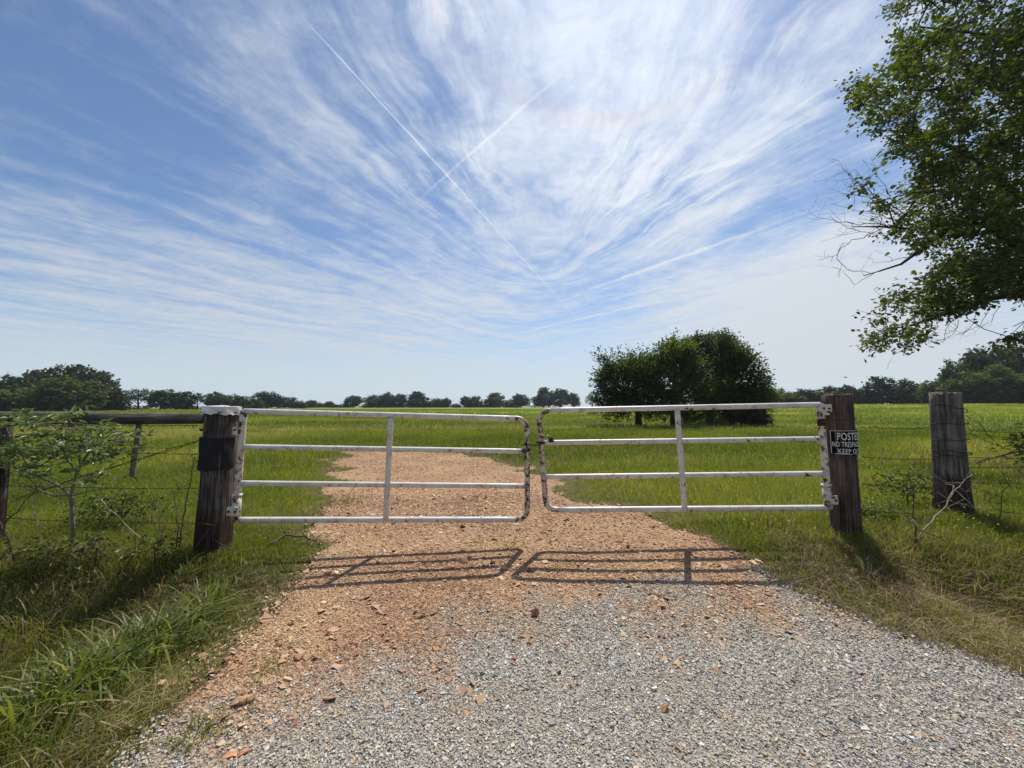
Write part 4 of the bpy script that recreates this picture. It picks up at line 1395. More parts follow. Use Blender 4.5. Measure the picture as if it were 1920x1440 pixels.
def make_near_grove():
    G_ = 'trees of the near grove in the field'
    rg = np.random.default_rng(5)
    M = MATS['leaf_grove'], MATS['leaf_grove_bright'], MATS['leaf_grove_dull']
    def e(px, py, y, rx, ry, rz):
        return (P(px, py, y), (rx, ry, rz))
    def b(px, y):
        d = D(px, 790); x = d.x * y / d.y
        return Vector((x, y, h1(x, y)))
    s = 28.5 / 720
    # left, spreading
    p = b(1197, 28); q = Vector((0, 0, 1))
    tree('oak_tree', 'wide dark left tree of the near grove with low skirts', p, [([p - q * .2, p + q * 1.1, P(1190, 720, 28), P(1185, 680, 28)], .26, .08), ([p + q * .9, P(1150, 710, 28), P(1132, 690, 28)], .12, .05), ([p + q, P(1230, 700, 28.3)], .12, .05)],
         [e(1170, 715, 28, 1.9, 1.9, 1.35), e(1150, 702, 28, .8, 1.2, 1.0), e(1195, 699, 28, 1.6, 1.8, 1.05), e(1158, 742, 28, 1.2, 1.5, .75), e(1205, 735, 27.5, 1.5, 1.4, .9), e(1138, 682, 28, .3, .5, .45), e(1215, 686, 28.5, 1.1, 1.5, .7), e(1170, 755, 27.6, 1.9, 1.4, .55), e(1235, 765, 27.6, 1.2, 1.0, .45), e(1160, 768, 27.3, 1.2, 1.0, .35), e(1215, 772, 27.2, 1.0, .9, .35)],
         760, 30, .17, .12, M[0], rg, G_, shoot=.9, extra=boughs(28, (1123, 666), (1126, 670), (1131, 675), (1140, 672), (1152, 671), (1164, 670), (1184, 664), (1178, 668), (1126, 708), (1124, 718), (1118, 748), (1124, 754), (1200, 662)))
    # middle, upright with a vine covered front
    p = b(1262, 27.3)
    tree('oak_tree', 'leafy upright middle tree of the near grove', p, [([p - q * .2, p + q * 1.3, P(1265, 700, 27.3), P(1268, 655, 27.3)], .22, .06), ([p + q, P(1290, 710, 27.2)], .1, .05)],
         [e(1265, 680, 27.3, 1.25, 1.3, 1.3), e(1268, 664, 27.5, 1.0, 1.1, .7), e(1250, 715, 27, 1.1, 1.2, 1.2), e(1290, 735, 26.8, 1.3, 1.1, 1.0), e(1245, 750, 27, 1.1, 1.1, .7), e(1292, 700, 27, .8, .8, .8), e(1270, 768, 26.8, 1.2, .9, .4)],
         620, 30, .17, .11, M[1], rg, G_, shoot=.9, extra=boughs(27.3, (1262, 641), (1256, 644), (1270, 640), (1240, 652), (1228, 657)))
    # the tall dull one behind
    p = b(1330, 30.5)
    tree('oak_tree', 'tallest dull crowned tree at the back of the near grove', p, [([p - q * .2, p + q * 1.5, P(1325, 690, 30.5), P(1325, 645, 30.5)], .3, .09), ([p + q * 1.4, P(1290, 680, 30.5), P(1280, 650, 30.5)], .14, .06), ([p + q * 1.4, P(1360, 680, 30.5), P(1375, 660, 30.5)], .14, .06)],
         [e(1328, 655, 30.5, 2.0, 2.0, 1.15), e(1300, 660, 30.8, 1.6, 1.6, 1.0), e(1350, 672, 30.5, 1.8, 1.8, 1.4), e(1330, 705, 30.5, 2.2, 2.0, 1.5), e(1345, 740, 30.5, 2.2, 2.0, 1.0), e(1320, 640, 30.5, 1.2, 1.2, .55)],
         760, 30, .16, .14, M[2], rg, G_, shoot=.5)
    # the right one with pointing boughs
    p = b(1372, 28)
    ex = np.array([tuple(P(a, c, 28)) for a, c in ((1405, 664), (1398, 663), (1410, 684), (1416, 682), (1421, 681), (1378, 640), (1374, 646), (1370, 643), (1378, 650), (1400, 672), (1408, 690), (1404, 700), (1366, 640), (1382, 660))])
    tree('oak_tree', 'right tree of the near grove with boughs pointing right', p, [([p - q * .2, p + q * 1.2, P(1370, 700, 28), P(1368, 655, 28)], .24, .06), ([p + q * 1.2, P(1395, 695, 28), P(1414, 682, 28)], .1, .03)],
         [e(1365, 680, 28, 1.15, 1.2, 1.4), e(1385, 690, 28, 1.1, 1.1, 1.0), e(1375, 725, 28, 1.35, 1.4, 1.2), e(1388, 745, 27.6, 1.45, 1.3, .8), e(1360, 652, 28, .6, .7, .6), e(1345, 735, 27, 1.2, 1.1, 1.0), e(1350, 765, 26.8, 1.3, .9, .5), e(1405, 765, 27, .9, .8, .5)],
         660, 30, .17, .11, M[0], rg, G_, extra=ex, shoot=.9)
    # bright sapling on the right
    p = b(1425, 27)
    tree('young_tree', 'bright young tree at the right end of the near grove', p, [([p - q * .1, P(1424, 730, 27), P(1428, 690, 27)], .06, .02)],
         [e(1428, 700, 27, .5, .5, .5), e(1422, 722, 27, .75, .7, .7), e(1432, 742, 27, .8, .8, .55), e(1415, 752, 27, .9, .8, .5)],
         200, 24, .15, .08, M[1], rg, G_, shoot=.6, step=.3, tip_r=.006)
    # dark bush beneath it
    p = b(1412, 26)
    tree('dark_bush', 'dark leaning bush at the right foot of the near grove', p, [([p - q * .1, P(1395, 780, 26), P(1385, 770, 26)], .06, .02)],
         [e(1395, 775, 26, 1.25, .9, .6), e(1418, 787, 26, .75, .7, .4), e(1375, 770, 26, .8, .8, .5)],
         260, 26, .15, .12, M[2], rg, None, cat='bush', step=.3, tip_r=.006)
    p = b(1310, 26.5)
    tree('brushwood', 'thin yellowish undergrowth between trunks of the near grove', p, [([p - q * .1, P(1310, 780, 26.5)], .03, .01), ([p - q * .1 + Vector((-.7, 0, 0)), P(1290, 778, 26.5)], .03, .01), ([p + Vector((.7, 0, -.1)), P(1335, 775, 26.5)], .03, .01)],
         [e(1330, 780, 26.5, 1.2, .6, .45), e(1285, 785, 26.5, .9, .6, .35), e(1350, 790, 26, .8, .5, .25)],
         170, 14, .12, .14, M[1], rg, None, cat='bush', step=.3, tip_r=.006)

def boughs(y, *pix):
    return np.array([tuple(P(a, c, y)) for a, c in pix])

def make_big_tree():
    rg = np.random.default_rng(12)
    Y = 10.0
    base = Vector((16.4, 10.6, h1(16.4, 10.6)))
    q = Vector((0, 0, 1))
    fork = Vector((16.0, 10.4, 3.6))
    def p(px, py, dy=0.0):
        return P(px, py, Y + dy)
    limbs = [([base - q * .4, base + q * 1.5, fork, Vector((15.8, 10.3, 8)), Vector((15.2, 10.2, 12.0))], .46, .14),
             ([fork, p(1985, 520), p(1905, 550), p(1850, 560, -.2), p(1780, 585, -.4), p(1710, 610, -.5)], .19, .03),
             ([p(1985, 520), p(1930, 470), p(1885, 445), p(1850, 415), p(1790, 418), p(1730, 465), p(1690, 495, -.2), p(1650, 508, -.2), p(1620, 517, -.2)], .15, .012),
             ([p(1890, 447), p(1840, 416, .6), p(1780, 425, .6), p(1720, 430, .4), p(1650, 425, .2), p(1600, 425)], .09, .010),
             ([fork + q * 2, p(1990, 330), p(1930, 380), p(1890, 350), p(1830, 300), p(1770, 270), p(1700, 240)], .14, .018),
             ([fork + q * 3, p(1990, 200, .3), p(1910, 180), p(1830, 150), p(1740, 170), p(1660, 165)], .13, .016),
             ([fork + q * 4, p(1990, 60, .3), p(1900, 70), p(1810, 60), p(1720, 50)], .12, .016),
             ([p(1900, 550), p(1950, 575), p(1925, 600), p(1900, 612)], .05, .008)]
    # foliage masses, each at its own depth around the limbs
    masses = [(1598, 352, 16, 13, 3), (1640, 388, 24, 14, 4), (1690, 432, 30, 18, 6), (1720, 40, 70, 60, 26), (1690, 130, 55, 60, 24), (1625, 175, 45, 32, 20), (1660, 220, 50, 35, 22), (1740, 150, 70, 80, 50), (1840, 60, 90, 90, 70), (1850, 190, 90, 80, 80),
              (1700, 265, 50, 28, 28), (1780, 270, 70, 50, 46), (1880, 300, 60, 60, 50), (1750, 335, 55, 32, 30), (1820, 360, 60, 40, 44), (1900, 400, 50, 50, 40), (1730, 375, 35, 20, 8),
              (1695, 412, 30, 15, 5), (1760, 420, 45, 28, 24), (1840, 430, 60, 35, 36), (1725, 452, 28, 12, 5), (1780, 510, 45, 28, 26), (1740, 540, 35, 28, 20), (1830, 500, 60, 34, 40), (1900, 500, 50, 40, 38),
              (1725, 575, 42, 24, 18), (1665, 560, 34, 18, 8), (1648, 612, 26, 26, 9), (1690, 630, 32, 20, 8), (1780, 560, 55, 24, 26), (1860, 545, 50, 22, 20), (1895, 630, 22, 10, 7), (1632, 640, 18, 15, 6),
              (1960, 100, 80, 120, 60), (1990, 300, 80, 120, 60), (1980, 480, 60, 80, 40), (1850, -60, 130, 60, 60), (1720, -50, 70, 40, 20), (2050, 50, 90, 150, 40)]
    tips = []
    for cx, cy, rx, ry, n in masses:
        n = int(n * .88)
        cx += 16 if cx < 1900 else 0
        a, r_ = rg.uniform(0, 6.283, n), np.sqrt(rg.random(n))
        dy = rg.normal(0, 1.0 + .010 * min(rx, ry), n)
        tips += [tuple(P(cx + rx * r * math.cos(t), cy + ry * r * math.sin(t), Y + max(-2.6, min(3.2, k)))) for t, r, k in zip(a, r_, dy)]
    # the unseen half of the crown
    tips += [tuple(v) for v in in_ellipsoids([((18.5, 11, 9.5), (4, 5, 4)), ((18.5, 14, 9.5), (3.2, 3, 3.5)), ((17, 8, 11), (3, 3, 3))], 420, rg)]
    tips = np.array(tips)
    root = thing('shade_tree', 'big leafy tree at the right whose boughs overhang the fence', 'tree', base)
    Pn, par, rad = grow(limbs, tips, rg, .35, .0062, jitter=.14, sag=.02)
    mb = MB(); wood_mesh(mb, Pn, par, rad, 6, 0)
    mb.build('trunk', MATS['bark_dark'], root, base, smooth=True)
    # bare twigs reaching out to the left
    mb = MB()
    def twig(pts, r0, r1, kids=0, ln=.5):
        pts = densify([p(*a) for a in pts], .15)
        pts = [a + Vector(rg.normal(0, .02, 3)) for a in pts]
        mb.tube(pts, np.linspace(r0, r1, len(pts)), 5)
        for i in range(kids):
            k = rg.integers(len(pts) // 4, len(pts))
            d = (pts[-1] - pts[0]).normalized() * .6 + Vector((rg.normal(-.25, .35), rg.normal(0, .4), rg.normal(.12, .45)))
            e_ = pts[k] + d.normalized() * ln * rg.uniform(.4, 1.1)
            m_ = pts[k].lerp(e_, .5) + Vector(rg.normal(0, .05, 3))
            rr = np.linspace(r0, r1, len(pts))[k]
            mb.tube([pts[k], m_, e_], [rr * .7, rr * .5, .003], 4)
            for _ in range(2):
                f_ = m_ + Vector((rg.normal(-.12, .18), rg.normal(0, .15), rg.normal(.06, .18)))
                mb.tube([m_, f_], [rr * .4, .0025], 4)
    twig([(1720, 430), (1640, 420), (1590, 418), (1535, 408)], .014, .004, 9, .8)
    twig([(1720, 432), (1650, 440), (1590, 428), (1560, 405)], .012, .004, 7, .8)
    twig([(1715, 425), (1660, 385), (1620, 350), (1585, 318)], .013, .004, 12, .8)
    twig([(1690, 400), (1640, 375), (1600, 365), (1572, 360)], .010, .003, 6, .7)
    twig([(1680, 390), (1655, 340), (1640, 315)], .009, .003, 6, .6)
    twig([(1700, 420), (1640, 400), (1590, 390), (1562, 385)], .010, .003, 7, .7)
    twig([(1650, 430), (1590, 455), (1572, 475), (1555, 490)], .011, .004, 3, .4)
    twig([(1575, 462), (1568, 485), (1590, 505), (1632, 513)], .007, .006, 2, .4)
    twig([(1640, 510), (1600, 535), (1585, 512), (1580, 506)], .008, .003, 2, .3)
    twig([(1705, 482), (1660, 490), (1638, 495)], .008, .003, 2, .3)
    for a in ((1870, 575), (1850, 585), (1830, 590), (1800, 600), (1780, 605), (1760, 600), (1730, 620), (1710, 625)):
        twig([a, (a[0] - 12, a[1] + 28), (a[0] - 40 + rg.normal(0, 10), a[1] + 40)], .007, .003, 2, .35)
    mb.build('bare_twigs', MATS['bark_dark'], root, base)
    nleaf = 40
    n = len(tips)
    off = rg.normal(0, 1, (n, nleaf, 3)) * np.array([.075, .075, .055]) + shoots(tips, nleaf, .52, rg, 4)
    pos = (tips[:, None] + off).reshape(-1, 3)
    # a thin twig to most sprays
    tw = MB()
    ends = tips[:, None] + off[:, :5] * 1.0
    for j in range(5):
        pp = np.stack([tips, ends[:, j]], 1).reshape(-1, 3)
        pa = np.stack([np.full(n, -1), np.arange(n) * 2], 1).ravel()
        wood_mesh(tw, pp, pa, np.tile([.006, .0035], n), 3)
    tw.build('twigs', MATS['bark_dark'], root, base)
    cl = np.repeat(rg.random(n), nleaf) * .45 + rg.random(n * nleaf) * .55
    mb = MB()
    leaves(mb, pos, .106, rg, .62, .40, .26, out=off.reshape(-1, 3) * 2, rnd=cl)
    mb.build('crown', MATS['leaf_oak'], root, base)

def make_sapling():
    rg = np.random.default_rng(23)
    Y = 3.8
    x0 = P(135, 1040, Y)
    base = Vector((x0.x, Y, h1(x0.x, Y)))
    p = lambda px, py, dy=0: P(px, py, Y + dy)
    root = thing('sapling', 'leafy young sapling with pale stem before the left fence', 'sapling', base)
    limbs = [([base - Vector((0, 0, .05)), p(137, 985), p(133, 930), p(143, 890), p(158, 860), p(180, 835), p(196, 822)], .021, .008),
             ([p(133, 930), p(110, 910), p(80, 897), p(40, 880), (p(5, 874))], .011, .004),
             ([p(134, 928), p(105, 930), p(60, 915), p(30, 900)], .009, .003),
             ([p(140, 928), p(170, 920), p(205, 916)], .008, .003),
             ([p(145, 888), p(120, 850), p(95, 820), p(60, 800)], .010, .004),
             ([p(150, 875), p(148, 840), p(130, 805), p(120, 788)], .010, .004),
             ([p(165, 852), p(150, 820), p(170, 795)], .008, .003),
             ([p(160, 870), p(200, 858), p(235, 838), p(262, 832)], .008, .003),
             ([p(60, 890), p(40, 850), p(20, 820), p(10, 800)], .008, .003)]
    tips = []
    for cx, cy, rx, ry, n in ((55, 818, 75, 40, 28), (140, 822, 65, 42, 30), (210, 832, 55, 32, 24), (100, 865, 85, 30, 22), (20, 850, 40, 30, 12), (235, 840, 35, 14, 8), (180, 895, 40, 12, 5), (120, 790, 70, 12, 12), (40, 790, 30, 12, 5), (60, 880, 60, 14, 7), (-20, 830, 30, 40, 8)):
        for _ in range(n):
            a, r_ = rg.uniform(0, 6.283), math.sqrt(rg.random())
            tips.append(tuple(p(cx + rx * r_ * math.cos(a), cy + ry * r_ * math.sin(a), rg.normal(0, .26))))
    tips = np.array(tips)
    Pn, par, rad = grow(limbs, tips, rg, .08, .0022, jitter=.1)
    mb = MB(); wood_mesh(mb, Pn, par, rad, 6, 0)
    mb.build('stem', MATS['stem'], root, base, smooth=True)
    # feather leaves: pairs of narrow leaflets along a drooping stalk
    mb, ms = MB(), MB()
    for t in tips:
        for _ in range(int(rg.integers(1, 3))):
            d = rg.normal(0, 1, 3); d[2] = abs(d[2]) * .6 - .1; d /= np.linalg.norm(d)
            L = rg.uniform(.13, .22)
            k = int(rg.integers(3, 5))
            st = [t + d * L * f + np.array([0, 0, -.10 * L * f * f * 3]) for f in np.linspace(0, 1, 5)]
            ms.tube([Vector(a) for a in st], [.0022, .002, .0016, .0012, .001], 4)
            s = np.cross(d, [0, 0, 1]); s /= np.linalg.norm(s)
            pos, out = [], []
            for i in range(k):
                f = .3 + .6 * i / k
                q = t + d * L * f + np.array([0, 0, -.3 * L * f * f])
                for sg in (-1, 1):
                    pos.append(q); out.append(s * sg * 1.5 + d * .9)
            pos.append(st[-1]); out.append(d * 2)
            out = np.array(out) * 1.1
            leaves(mb, np.array(pos), .070, rg, .32, .05, .25, out=out, shape='lance')
    ms.build('stalks', MATS['stem_green'], root, base)
    mb.build('foliage', MATS['leaf_sapling'], root, base, smooth=False)

def stick(name, label, pts, r0, r1, mat, cat='stem', group=None, kids=0, ln=.25, rg=None, up=.3):
    rg = rg or rng
    pts = [Vector(a) for a in pts]
    fine = densify(pts, .06)
    fine = [a + Vector(rg.normal(0, .006, 3)) for a in fine]
    rr = np.linspace(r0, r1, len(fine))
    mb = MB()
    mb.tube(fine, rr, 6)
    for i in range(kids):
        k = int(rg.integers(len(fine) // 4, len(fine)))
        d = Vector((rg.normal(0, 1), rg.normal(0, .6), rg.normal(up, .6))).normalized()
        e = fine[k] + d * ln * rg.uniform(.4, 1.2)
        m = fine[k].lerp(e, .5) + Vector(rg.normal(0, .02, 3))
        mb.tube([fine[k], m, e], [rr[k] * .7, rr[k] * .5, .0012], 5)
        for _ in range(2):
            f = m + Vector((rg.normal(0, .5), rg.normal(0, .3), rg.normal(up, .4))).normalized() * ln * .45
            mb.tube([m, f], [rr[k] * .4, .001], 4)
    return tag(mb.build(name, mat, origin=pts[0], smooth=True), label, cat, group)

def make_verge_plants():
    rg = np.random.default_rng(77)
    dry, stem = MATS['dry_stem'], MATS['stem']
    # vine stems climbing beside the tin capped post
    stick('dry_vine', 'thin dry vine stem rising left of the tin capped post', [P(337, 1035, 3.85), P(341, 985, 3.85), P(352, 930, 3.86), P(360, 880, 3.86), P(368, 855, 3.88)], .007, .003, dry, kids=5, rg=rg)
    stick('dry_vine', 'taller crooked dry stem left of the vine by the post', [P(330, 1030, 3.8), P(335, 990, 3.8), P(330, 950, 3.8), P(322, 920, 3.82)], .006, .002, dry, kids=6, rg=rg)
    stick('dry_vine', 'looping dry vine across the foot of the tin capped post', [P(360, 1030, 3.7), P(385, 1000, 3.7), P(402, 985, 3.72), P(398, 1010, 3.7), P(430, 1028, 3.68)], .004, .002, dry, kids=2, rg=rg)
    stick('dry_stalk', 'long pale dead stalk slanting from the fence towards the post', [P(178, 930, 3.75), P(215, 962, 3.7), P(245, 992, 3.65), P(275, 1023, 3.6)], .004, .003, MATS['pale_stem'], rg=rg)
    stick('dry_stalk', 'pale hooked dead stalk left of the sapling stem', [P(73, 1015, 3.6), P(70, 975, 3.6), P(60, 945, 3.6), P(66, 928, 3.62)], .005, .003, MATS['pale_stem'], rg=rg)
    stick('dry_stalk', 'curved dark dead stalk at the left frame edge', [P(30, 1050, 3.5), P(12, 1010, 3.5), P(-8, 970, 3.5)], .008, .005, dry, kids=3, rg=rg)
    stick('dry_stalk', 'dark crossing twig left of the sapling, rising to the right', [P(0, 995, 3.7), P(30, 960, 3.72), P(60, 925, 3.75), P(80, 905, 3.75)], .006, .003, dry, kids=4, rg=rg)
    stick('dry_stalk', 'dark twig hanging under the sapling leaves', [P(20, 870, 3.75), P(60, 905, 3.72), P(100, 930, 3.7), P(150, 938, 3.75)], .005, .002, dry, kids=5, rg=rg, up=0)
    for i, (px, py, ln_) in enumerate(((250, 1005, 'left'), (300, 1010, 'right'))):
        stick('dead_weed', 'bare brown weed stalk standing %s of the brown dirt mound' % ('behind' if i == 0 else 'right'), [P(px, py + 30, 3.75), P(px + 4, py - 20, 3.75), P(px - 3, py - 60, 3.76)], .004, .0015, dry, kids=8, ln=.16, rg=rg)
    spots = [(40, 1060, 3.5, 'beneath the sapling at the far left'), (105, 1075, 3.4, 'just left of the sapling foot'), (170, 1085, 3.3, 'in front of the sapling foot'), (245, 1080, 3.35, 'right in front of the dirt mound'),
             (315, 1075, 3.4, 'left of the tin capped post foot'), (60, 1140, 2.9, 'low in the left ditch'), (150, 1150, 2.85, 'in the ditch below the sapling')]
    for px, py, y, where in spots:
        c = P(px, py, y)
        clump('dead_grass_clump', 'dead straw coloured grass tangle ' + where, 'dead grass', c.x, y, 150, .28, .004, .17, 1.4, MATS['brown_straw'], 'dead grass tangles on the left bank')
    for px, py, y, where in ((1640, 1045, 3.8, 'right of the sign post foot'), (1720, 1055, 3.7, 'under the forked bare shrub'), (1800, 1075, 3.5, 'on the bank below the grey post'), (1890, 1095, 3.3, 'at the right frame edge'),
                             (1620, 1085, 3.3, 'in the right ditch below the sign post'), (1760, 1110, 3.0, 'low in the right ditch')):
        c = P(px, py, y)
        clump('dead_grass_clump', 'dead brown grass tangle ' + where, 'dead grass', c.x, y, 230, .30, .004, .21, 1.3, MATS['brown_straw'], 'dead grass tangles on the right bank')
    for px, py, y, where in ((90, 1050, 3.55, 'between the sapling and the frame edge'), (180, 1050, 3.6, 'between the sapling and the dirt mound'), (290, 1045, 3.65, 'between the dirt mound and the post')):
        c = P(px, py, y)
        b = Vector((c.x, y, h1(c.x, y)))
        tree('weed_bush', 'leafy weed ' + where, b, [([b, b + Vector((0, 0, .2))], .006, .003)], [(b + Vector((0, 0, .18)), (.22, .14, .14))], 16, 8, .05, .07, MATS['leaf_weed'], rg, None, .08, .002, 'bush', minr=0)
    # fallen branch by the drive
    g = lambda px, py, dz=.03: G(px, py) + Vector((0, 0, dz))
    stick('fallen_branch', 'dark fallen branch lying in the grass behind the left gate foot', [g(500, 1028), g(535, 1016, .07), g(570, 1018, .07), g(600, 1026, .03)], .012, .005, dry, 'branch', kids=4, ln=.2, rg=rg, up=.05)
    # bare shrub in front of the grey post
    stick('bare_shrub', 'bare pale shrub with forked twigs in front of the grey post', [P(1717, 1015, 4.0), P(1742, 985, 4.05), P(1765, 955, 4.1), P(1785, 925, 4.15), P(1803, 905, 4.2), P(1822, 890, 4.2)], .0075, .0025, MATS['pale_stem'], 'shrub', kids=7, ln=.35, rg=rg, up=.2)
    stick('bare_shrub', 'short upright twiggy stub left of the forked bare shrub', [P(1716, 1035, 3.9), P(1716, 1000, 3.9), P(1712, 960, 3.92), P(1715, 905, 3.95)], .011, .002, dry, 'shrub', kids=9, ln=.25, rg=rg)
    stick('bare_shrub', 'thin twigs rising right of the grey post', [P(1880, 1010, 4.2), P(1875, 960, 4.25), P(1880, 920, 4.25), P(1905, 900, 4.3), P(1925, 890, 4.3)], .007, .002, dry, 'shrub', kids=10, ln=.4, rg=rg)
    stick('bare_shrub', 'thin dark sprig between the sign post and the grey post', [P(1655, 1040, 3.95), P(1657, 1000, 3.95), P(1652, 985, 3.95)], .005, .002, dry, 'shrub', kids=6, ln=.2, rg=rg)
    # leafy bush leaning in from the right edge
    b = Vector((6.75, 4.9, h1(6.75, 4.9)))
    tree('leafy_bush', 'dark leafy bush leaning in at the right frame edge', b, [([b, P(1990, 900, 4.9), P(1950, 845, 4.9), P(1900, 848, 4.9), P(1850, 862, 4.9), P(1832, 868, 4.9)], .025, .006), ([P(1960, 850, 4.9), P(1925, 835, 4.9), P(1893, 848, 4.9)], .012, .004)],
         [(P(1915, 850, 4.9), (.22, .3, .12)), (P(1935, 835, 4.9), (.2, .3, .12)), (P(2010, 840, 4.9), (.5, .5, .45)), (P(1925, 1045, 4.2), (.2, .2, .1))], 90, 9, .06, .06, MATS['leaf_bush'], rg, None, .12, .003, 'bush', minr=0)
    # weedy bushes just over the fence
    for lab, px, py, y, s, n in (('dark low weed bush in the field behind the sapling', 228, 950, 4.7, .32, 60), ('small weed bush in the field right of the sign post', 1632, 962, 4.6, .14, 26),
                                 ('leafy weed patch in the field before the grey post', 1700, 905, 5.4, .3, 50)):
        c = P(px, py, y)
        b = Vector((c.x, y, h1(c.x, y)))
        tree('weed_bush', lab, b, [([b, c], .008, .003)], [(c, (s * 1.5, s, s * .6))], int(n * 1.5), 10, .045, .08, MATS['leaf_weed'], rg, None, .1, .002, 'bush', minr=0)
    # big grass clumps of the left ditch
    broad, verge, straw = MATS['grass'][3], MATS['grass'][1], MATS['grass'][2]
    CG = 'coarse grass clumps along the left ditch'
    def at(px, py, y):
        p = P(px, py, y); return p.x, y
    for lab, px, py, y, n, h, w, sp, le in (
        ('bright coarse grass clump at the foot of the tin capped post', 385, 1105, 3.0, 90, .34, .011, .10, .9),
        ('coarse grass clump right of the post clump, by the red dirt', 440, 1090, 3.15, 60, .24, .008, .12, 1.0),
        ('tall arching coarse grass clump in the middle of the left ditch', 255, 1185, 2.45, 130, .38, .014, .17, 1.1),
        ('wide bladed grass clump on the left bank above the gravel edge', 160, 1260, 2.2, 130, .36, .014, .17, 1.2),
        ('arching wide bladed clump at the left frame edge, low', 50, 1300, 2.05, 120, .36, .014, .16, 1.3),
        ('dark grass clump beneath the sapling at the left', 110, 1090, 3.1, 120, .36, .009, .22, .9),
        ('dark grass clump left of the sapling at the frame edge', 20, 1110, 3.0, 110, .36, .009, .22, .9),
        ('shaggy grass clump between the dirt mound and the post', 300, 1080, 3.25, 110, .26, .007, .18, 1.0),
        ('leaning wide bladed clump between the two ditch clumps', 320, 1160, 2.62, 90, .30, .012, .13, 1.2),
        ('low grass clump near the bottom left corner', 70, 1400, 1.75, 150, .16, .006, .16, 1.2),
        ('low grass tuft where the left bank meets the gravel', 270, 1330, 1.85, 130, .12, .004, .10, 1.1)):
        x, yy = at(px, py, y)
        clump('grass_clump', lab, 'grass clump', x, yy, n, h, w, sp, le, broad if w > .0065 else verge, CG)
    CR = 'grass clumps along the right verge'
    for lab, px, py, y, n, h, w, sp, le, m in (
        ('tall green grass tuft at the foot of the sign post', 1560, 1010, 4.0, 160, .26, .005, .16, .7, verge),
        ('green grass clump on the right bank below the grey post', 1760, 1040, 3.7, 160, .24, .006, .25, .9, verge),
        ('mixed grass clump at the right frame edge near the fence', 1890, 1060, 3.5, 170, .26, .006, .28, .9, verge),
        ('straw coloured dry clump right of the grey post foot', 1850, 1055, 3.75, 130, .22, .005, .2, 1.3, straw),
        ('dry brown tangle at the apron edge below the sign post', 1480, 1068, 3.45, 220, .09, .003, .14, 1.6, straw),
        ('green grass tuft on the edge of the right gravel', 1690, 1160, 2.75, 120, .14, .005, .14, 1.0, verge),
        ('grass clump low at the right frame edge by the gravel', 1860, 1190, 2.6, 150, .2, .005, .18, .9, verge),
        ('dry tangle of grass in the right ditch', 1680, 1090, 3.2, 200, .14, .004, .2, 1.6, straw)):
        x, yy = at(px, py, y)
        clump('grass_clump', lab, 'grass clump', x, yy, n, h, w, sp, le, m, CR)
    # little weeds growing through the drive
    WG = 'small weeds in the red drive'
    for lab, px, py, n, h in (('small green weed in the shadow of the gate gap', 966, 1026, 60, .07), ('tiny weed left of the gate gap weed', 903, 1022, 30, .07), ('tiny weed in the drive beyond the left gate', 885, 938, 30, .08),
                              ('tiny weed by the shadow of the right gate', 1055, 1066, 30, .07), ('dark weed tuft beyond the left gate near the field', 953, 872, 30, .22), ('thin weed patch in front of the left gate end', 930, 992, 40, .05),
                              ('grass tuft on the gravel at the lower left', 360, 1392, 110, .07), ('small tuft beside the tan stone in the gravel', 432, 1345, 60, .05), ('green patch at the left edge of the far drive', 655, 940, 120, .08),
                              ('tuft at the grass corner of grey and red stone', 490, 1262, 90, .06), ('tiny weed on the right side of the gravel', 1575, 1150, 40, .05)):
        q = G(px, py)
        clump('weed', lab, 'weed', q.x, q.y, n, h * 1.5, .005 if q.y < 3 else .009, .02 + .012 * q.y, 1.0, verge, WG)
    # brown dirt mound with straw
    c = G(215, 1036)
    mb = MB()
    u, w_ = np.meshgrid(np.linspace(0, 2 * math.pi, 40, endpoint=False), np.linspace(0, 1, 14))
    rr = .26 * w_ * (1 + .25 * (fbm(np.cos(u) * 2 + 5, np.sin(u) * 2 + 5) - .5))
    hh = .14 * np.cos(w_ * math.pi / 2) ** .8 + .05 * (fbm(u * 3 + 1, w_ * 6) - .5)
    v = np.stack([c.x + rr * np.cos(u) * 1.1, 3.85 + rr * np.sin(u) * .8, h1(c.x, 3.85) - .02 + hh], -1).reshape(-1, 3)
    i = np.arange(13)[:, None] * 40; j = np.arange(40)[None]
    mb.add(v, np.stack([i + j, i + (j + 1) % 40, i + 40 + (j + 1) % 40, i + 40 + j], -1).reshape(-1, 4))
    tag(mb.build('dirt_mound', MATS['dirt'], origin=(c.x, 3.85, h1(c.x, 3.85))), 'brown dirt mound on the ditch bank behind the grass', 'mound')
    ms = MB()
    n = 200
    for _ in range(n):
        a = rg.uniform(0, 6.283); q = Vector((c.x + rg.normal(-.05, .28), 3.8 + rg.normal(0, .15), h1(c.x, 3.8) + rg.uniform(.02, .13)))
        d = Vector((math.cos(a), math.sin(a) * .6, rg.normal(-.1, .2))) * rg.uniform(.06, .18)
        ms.tube([q - d, q + Vector((0, 0, .02)), q + d], .0018, 3, cap=False)
    o = ms.build('straw_heap', MATS['grass'][2], origin=(c.x, 3.8, h1(c.x, 3.8)))
    tag(o, 'loose heap of dead straw over the dirt mound', 'straw')

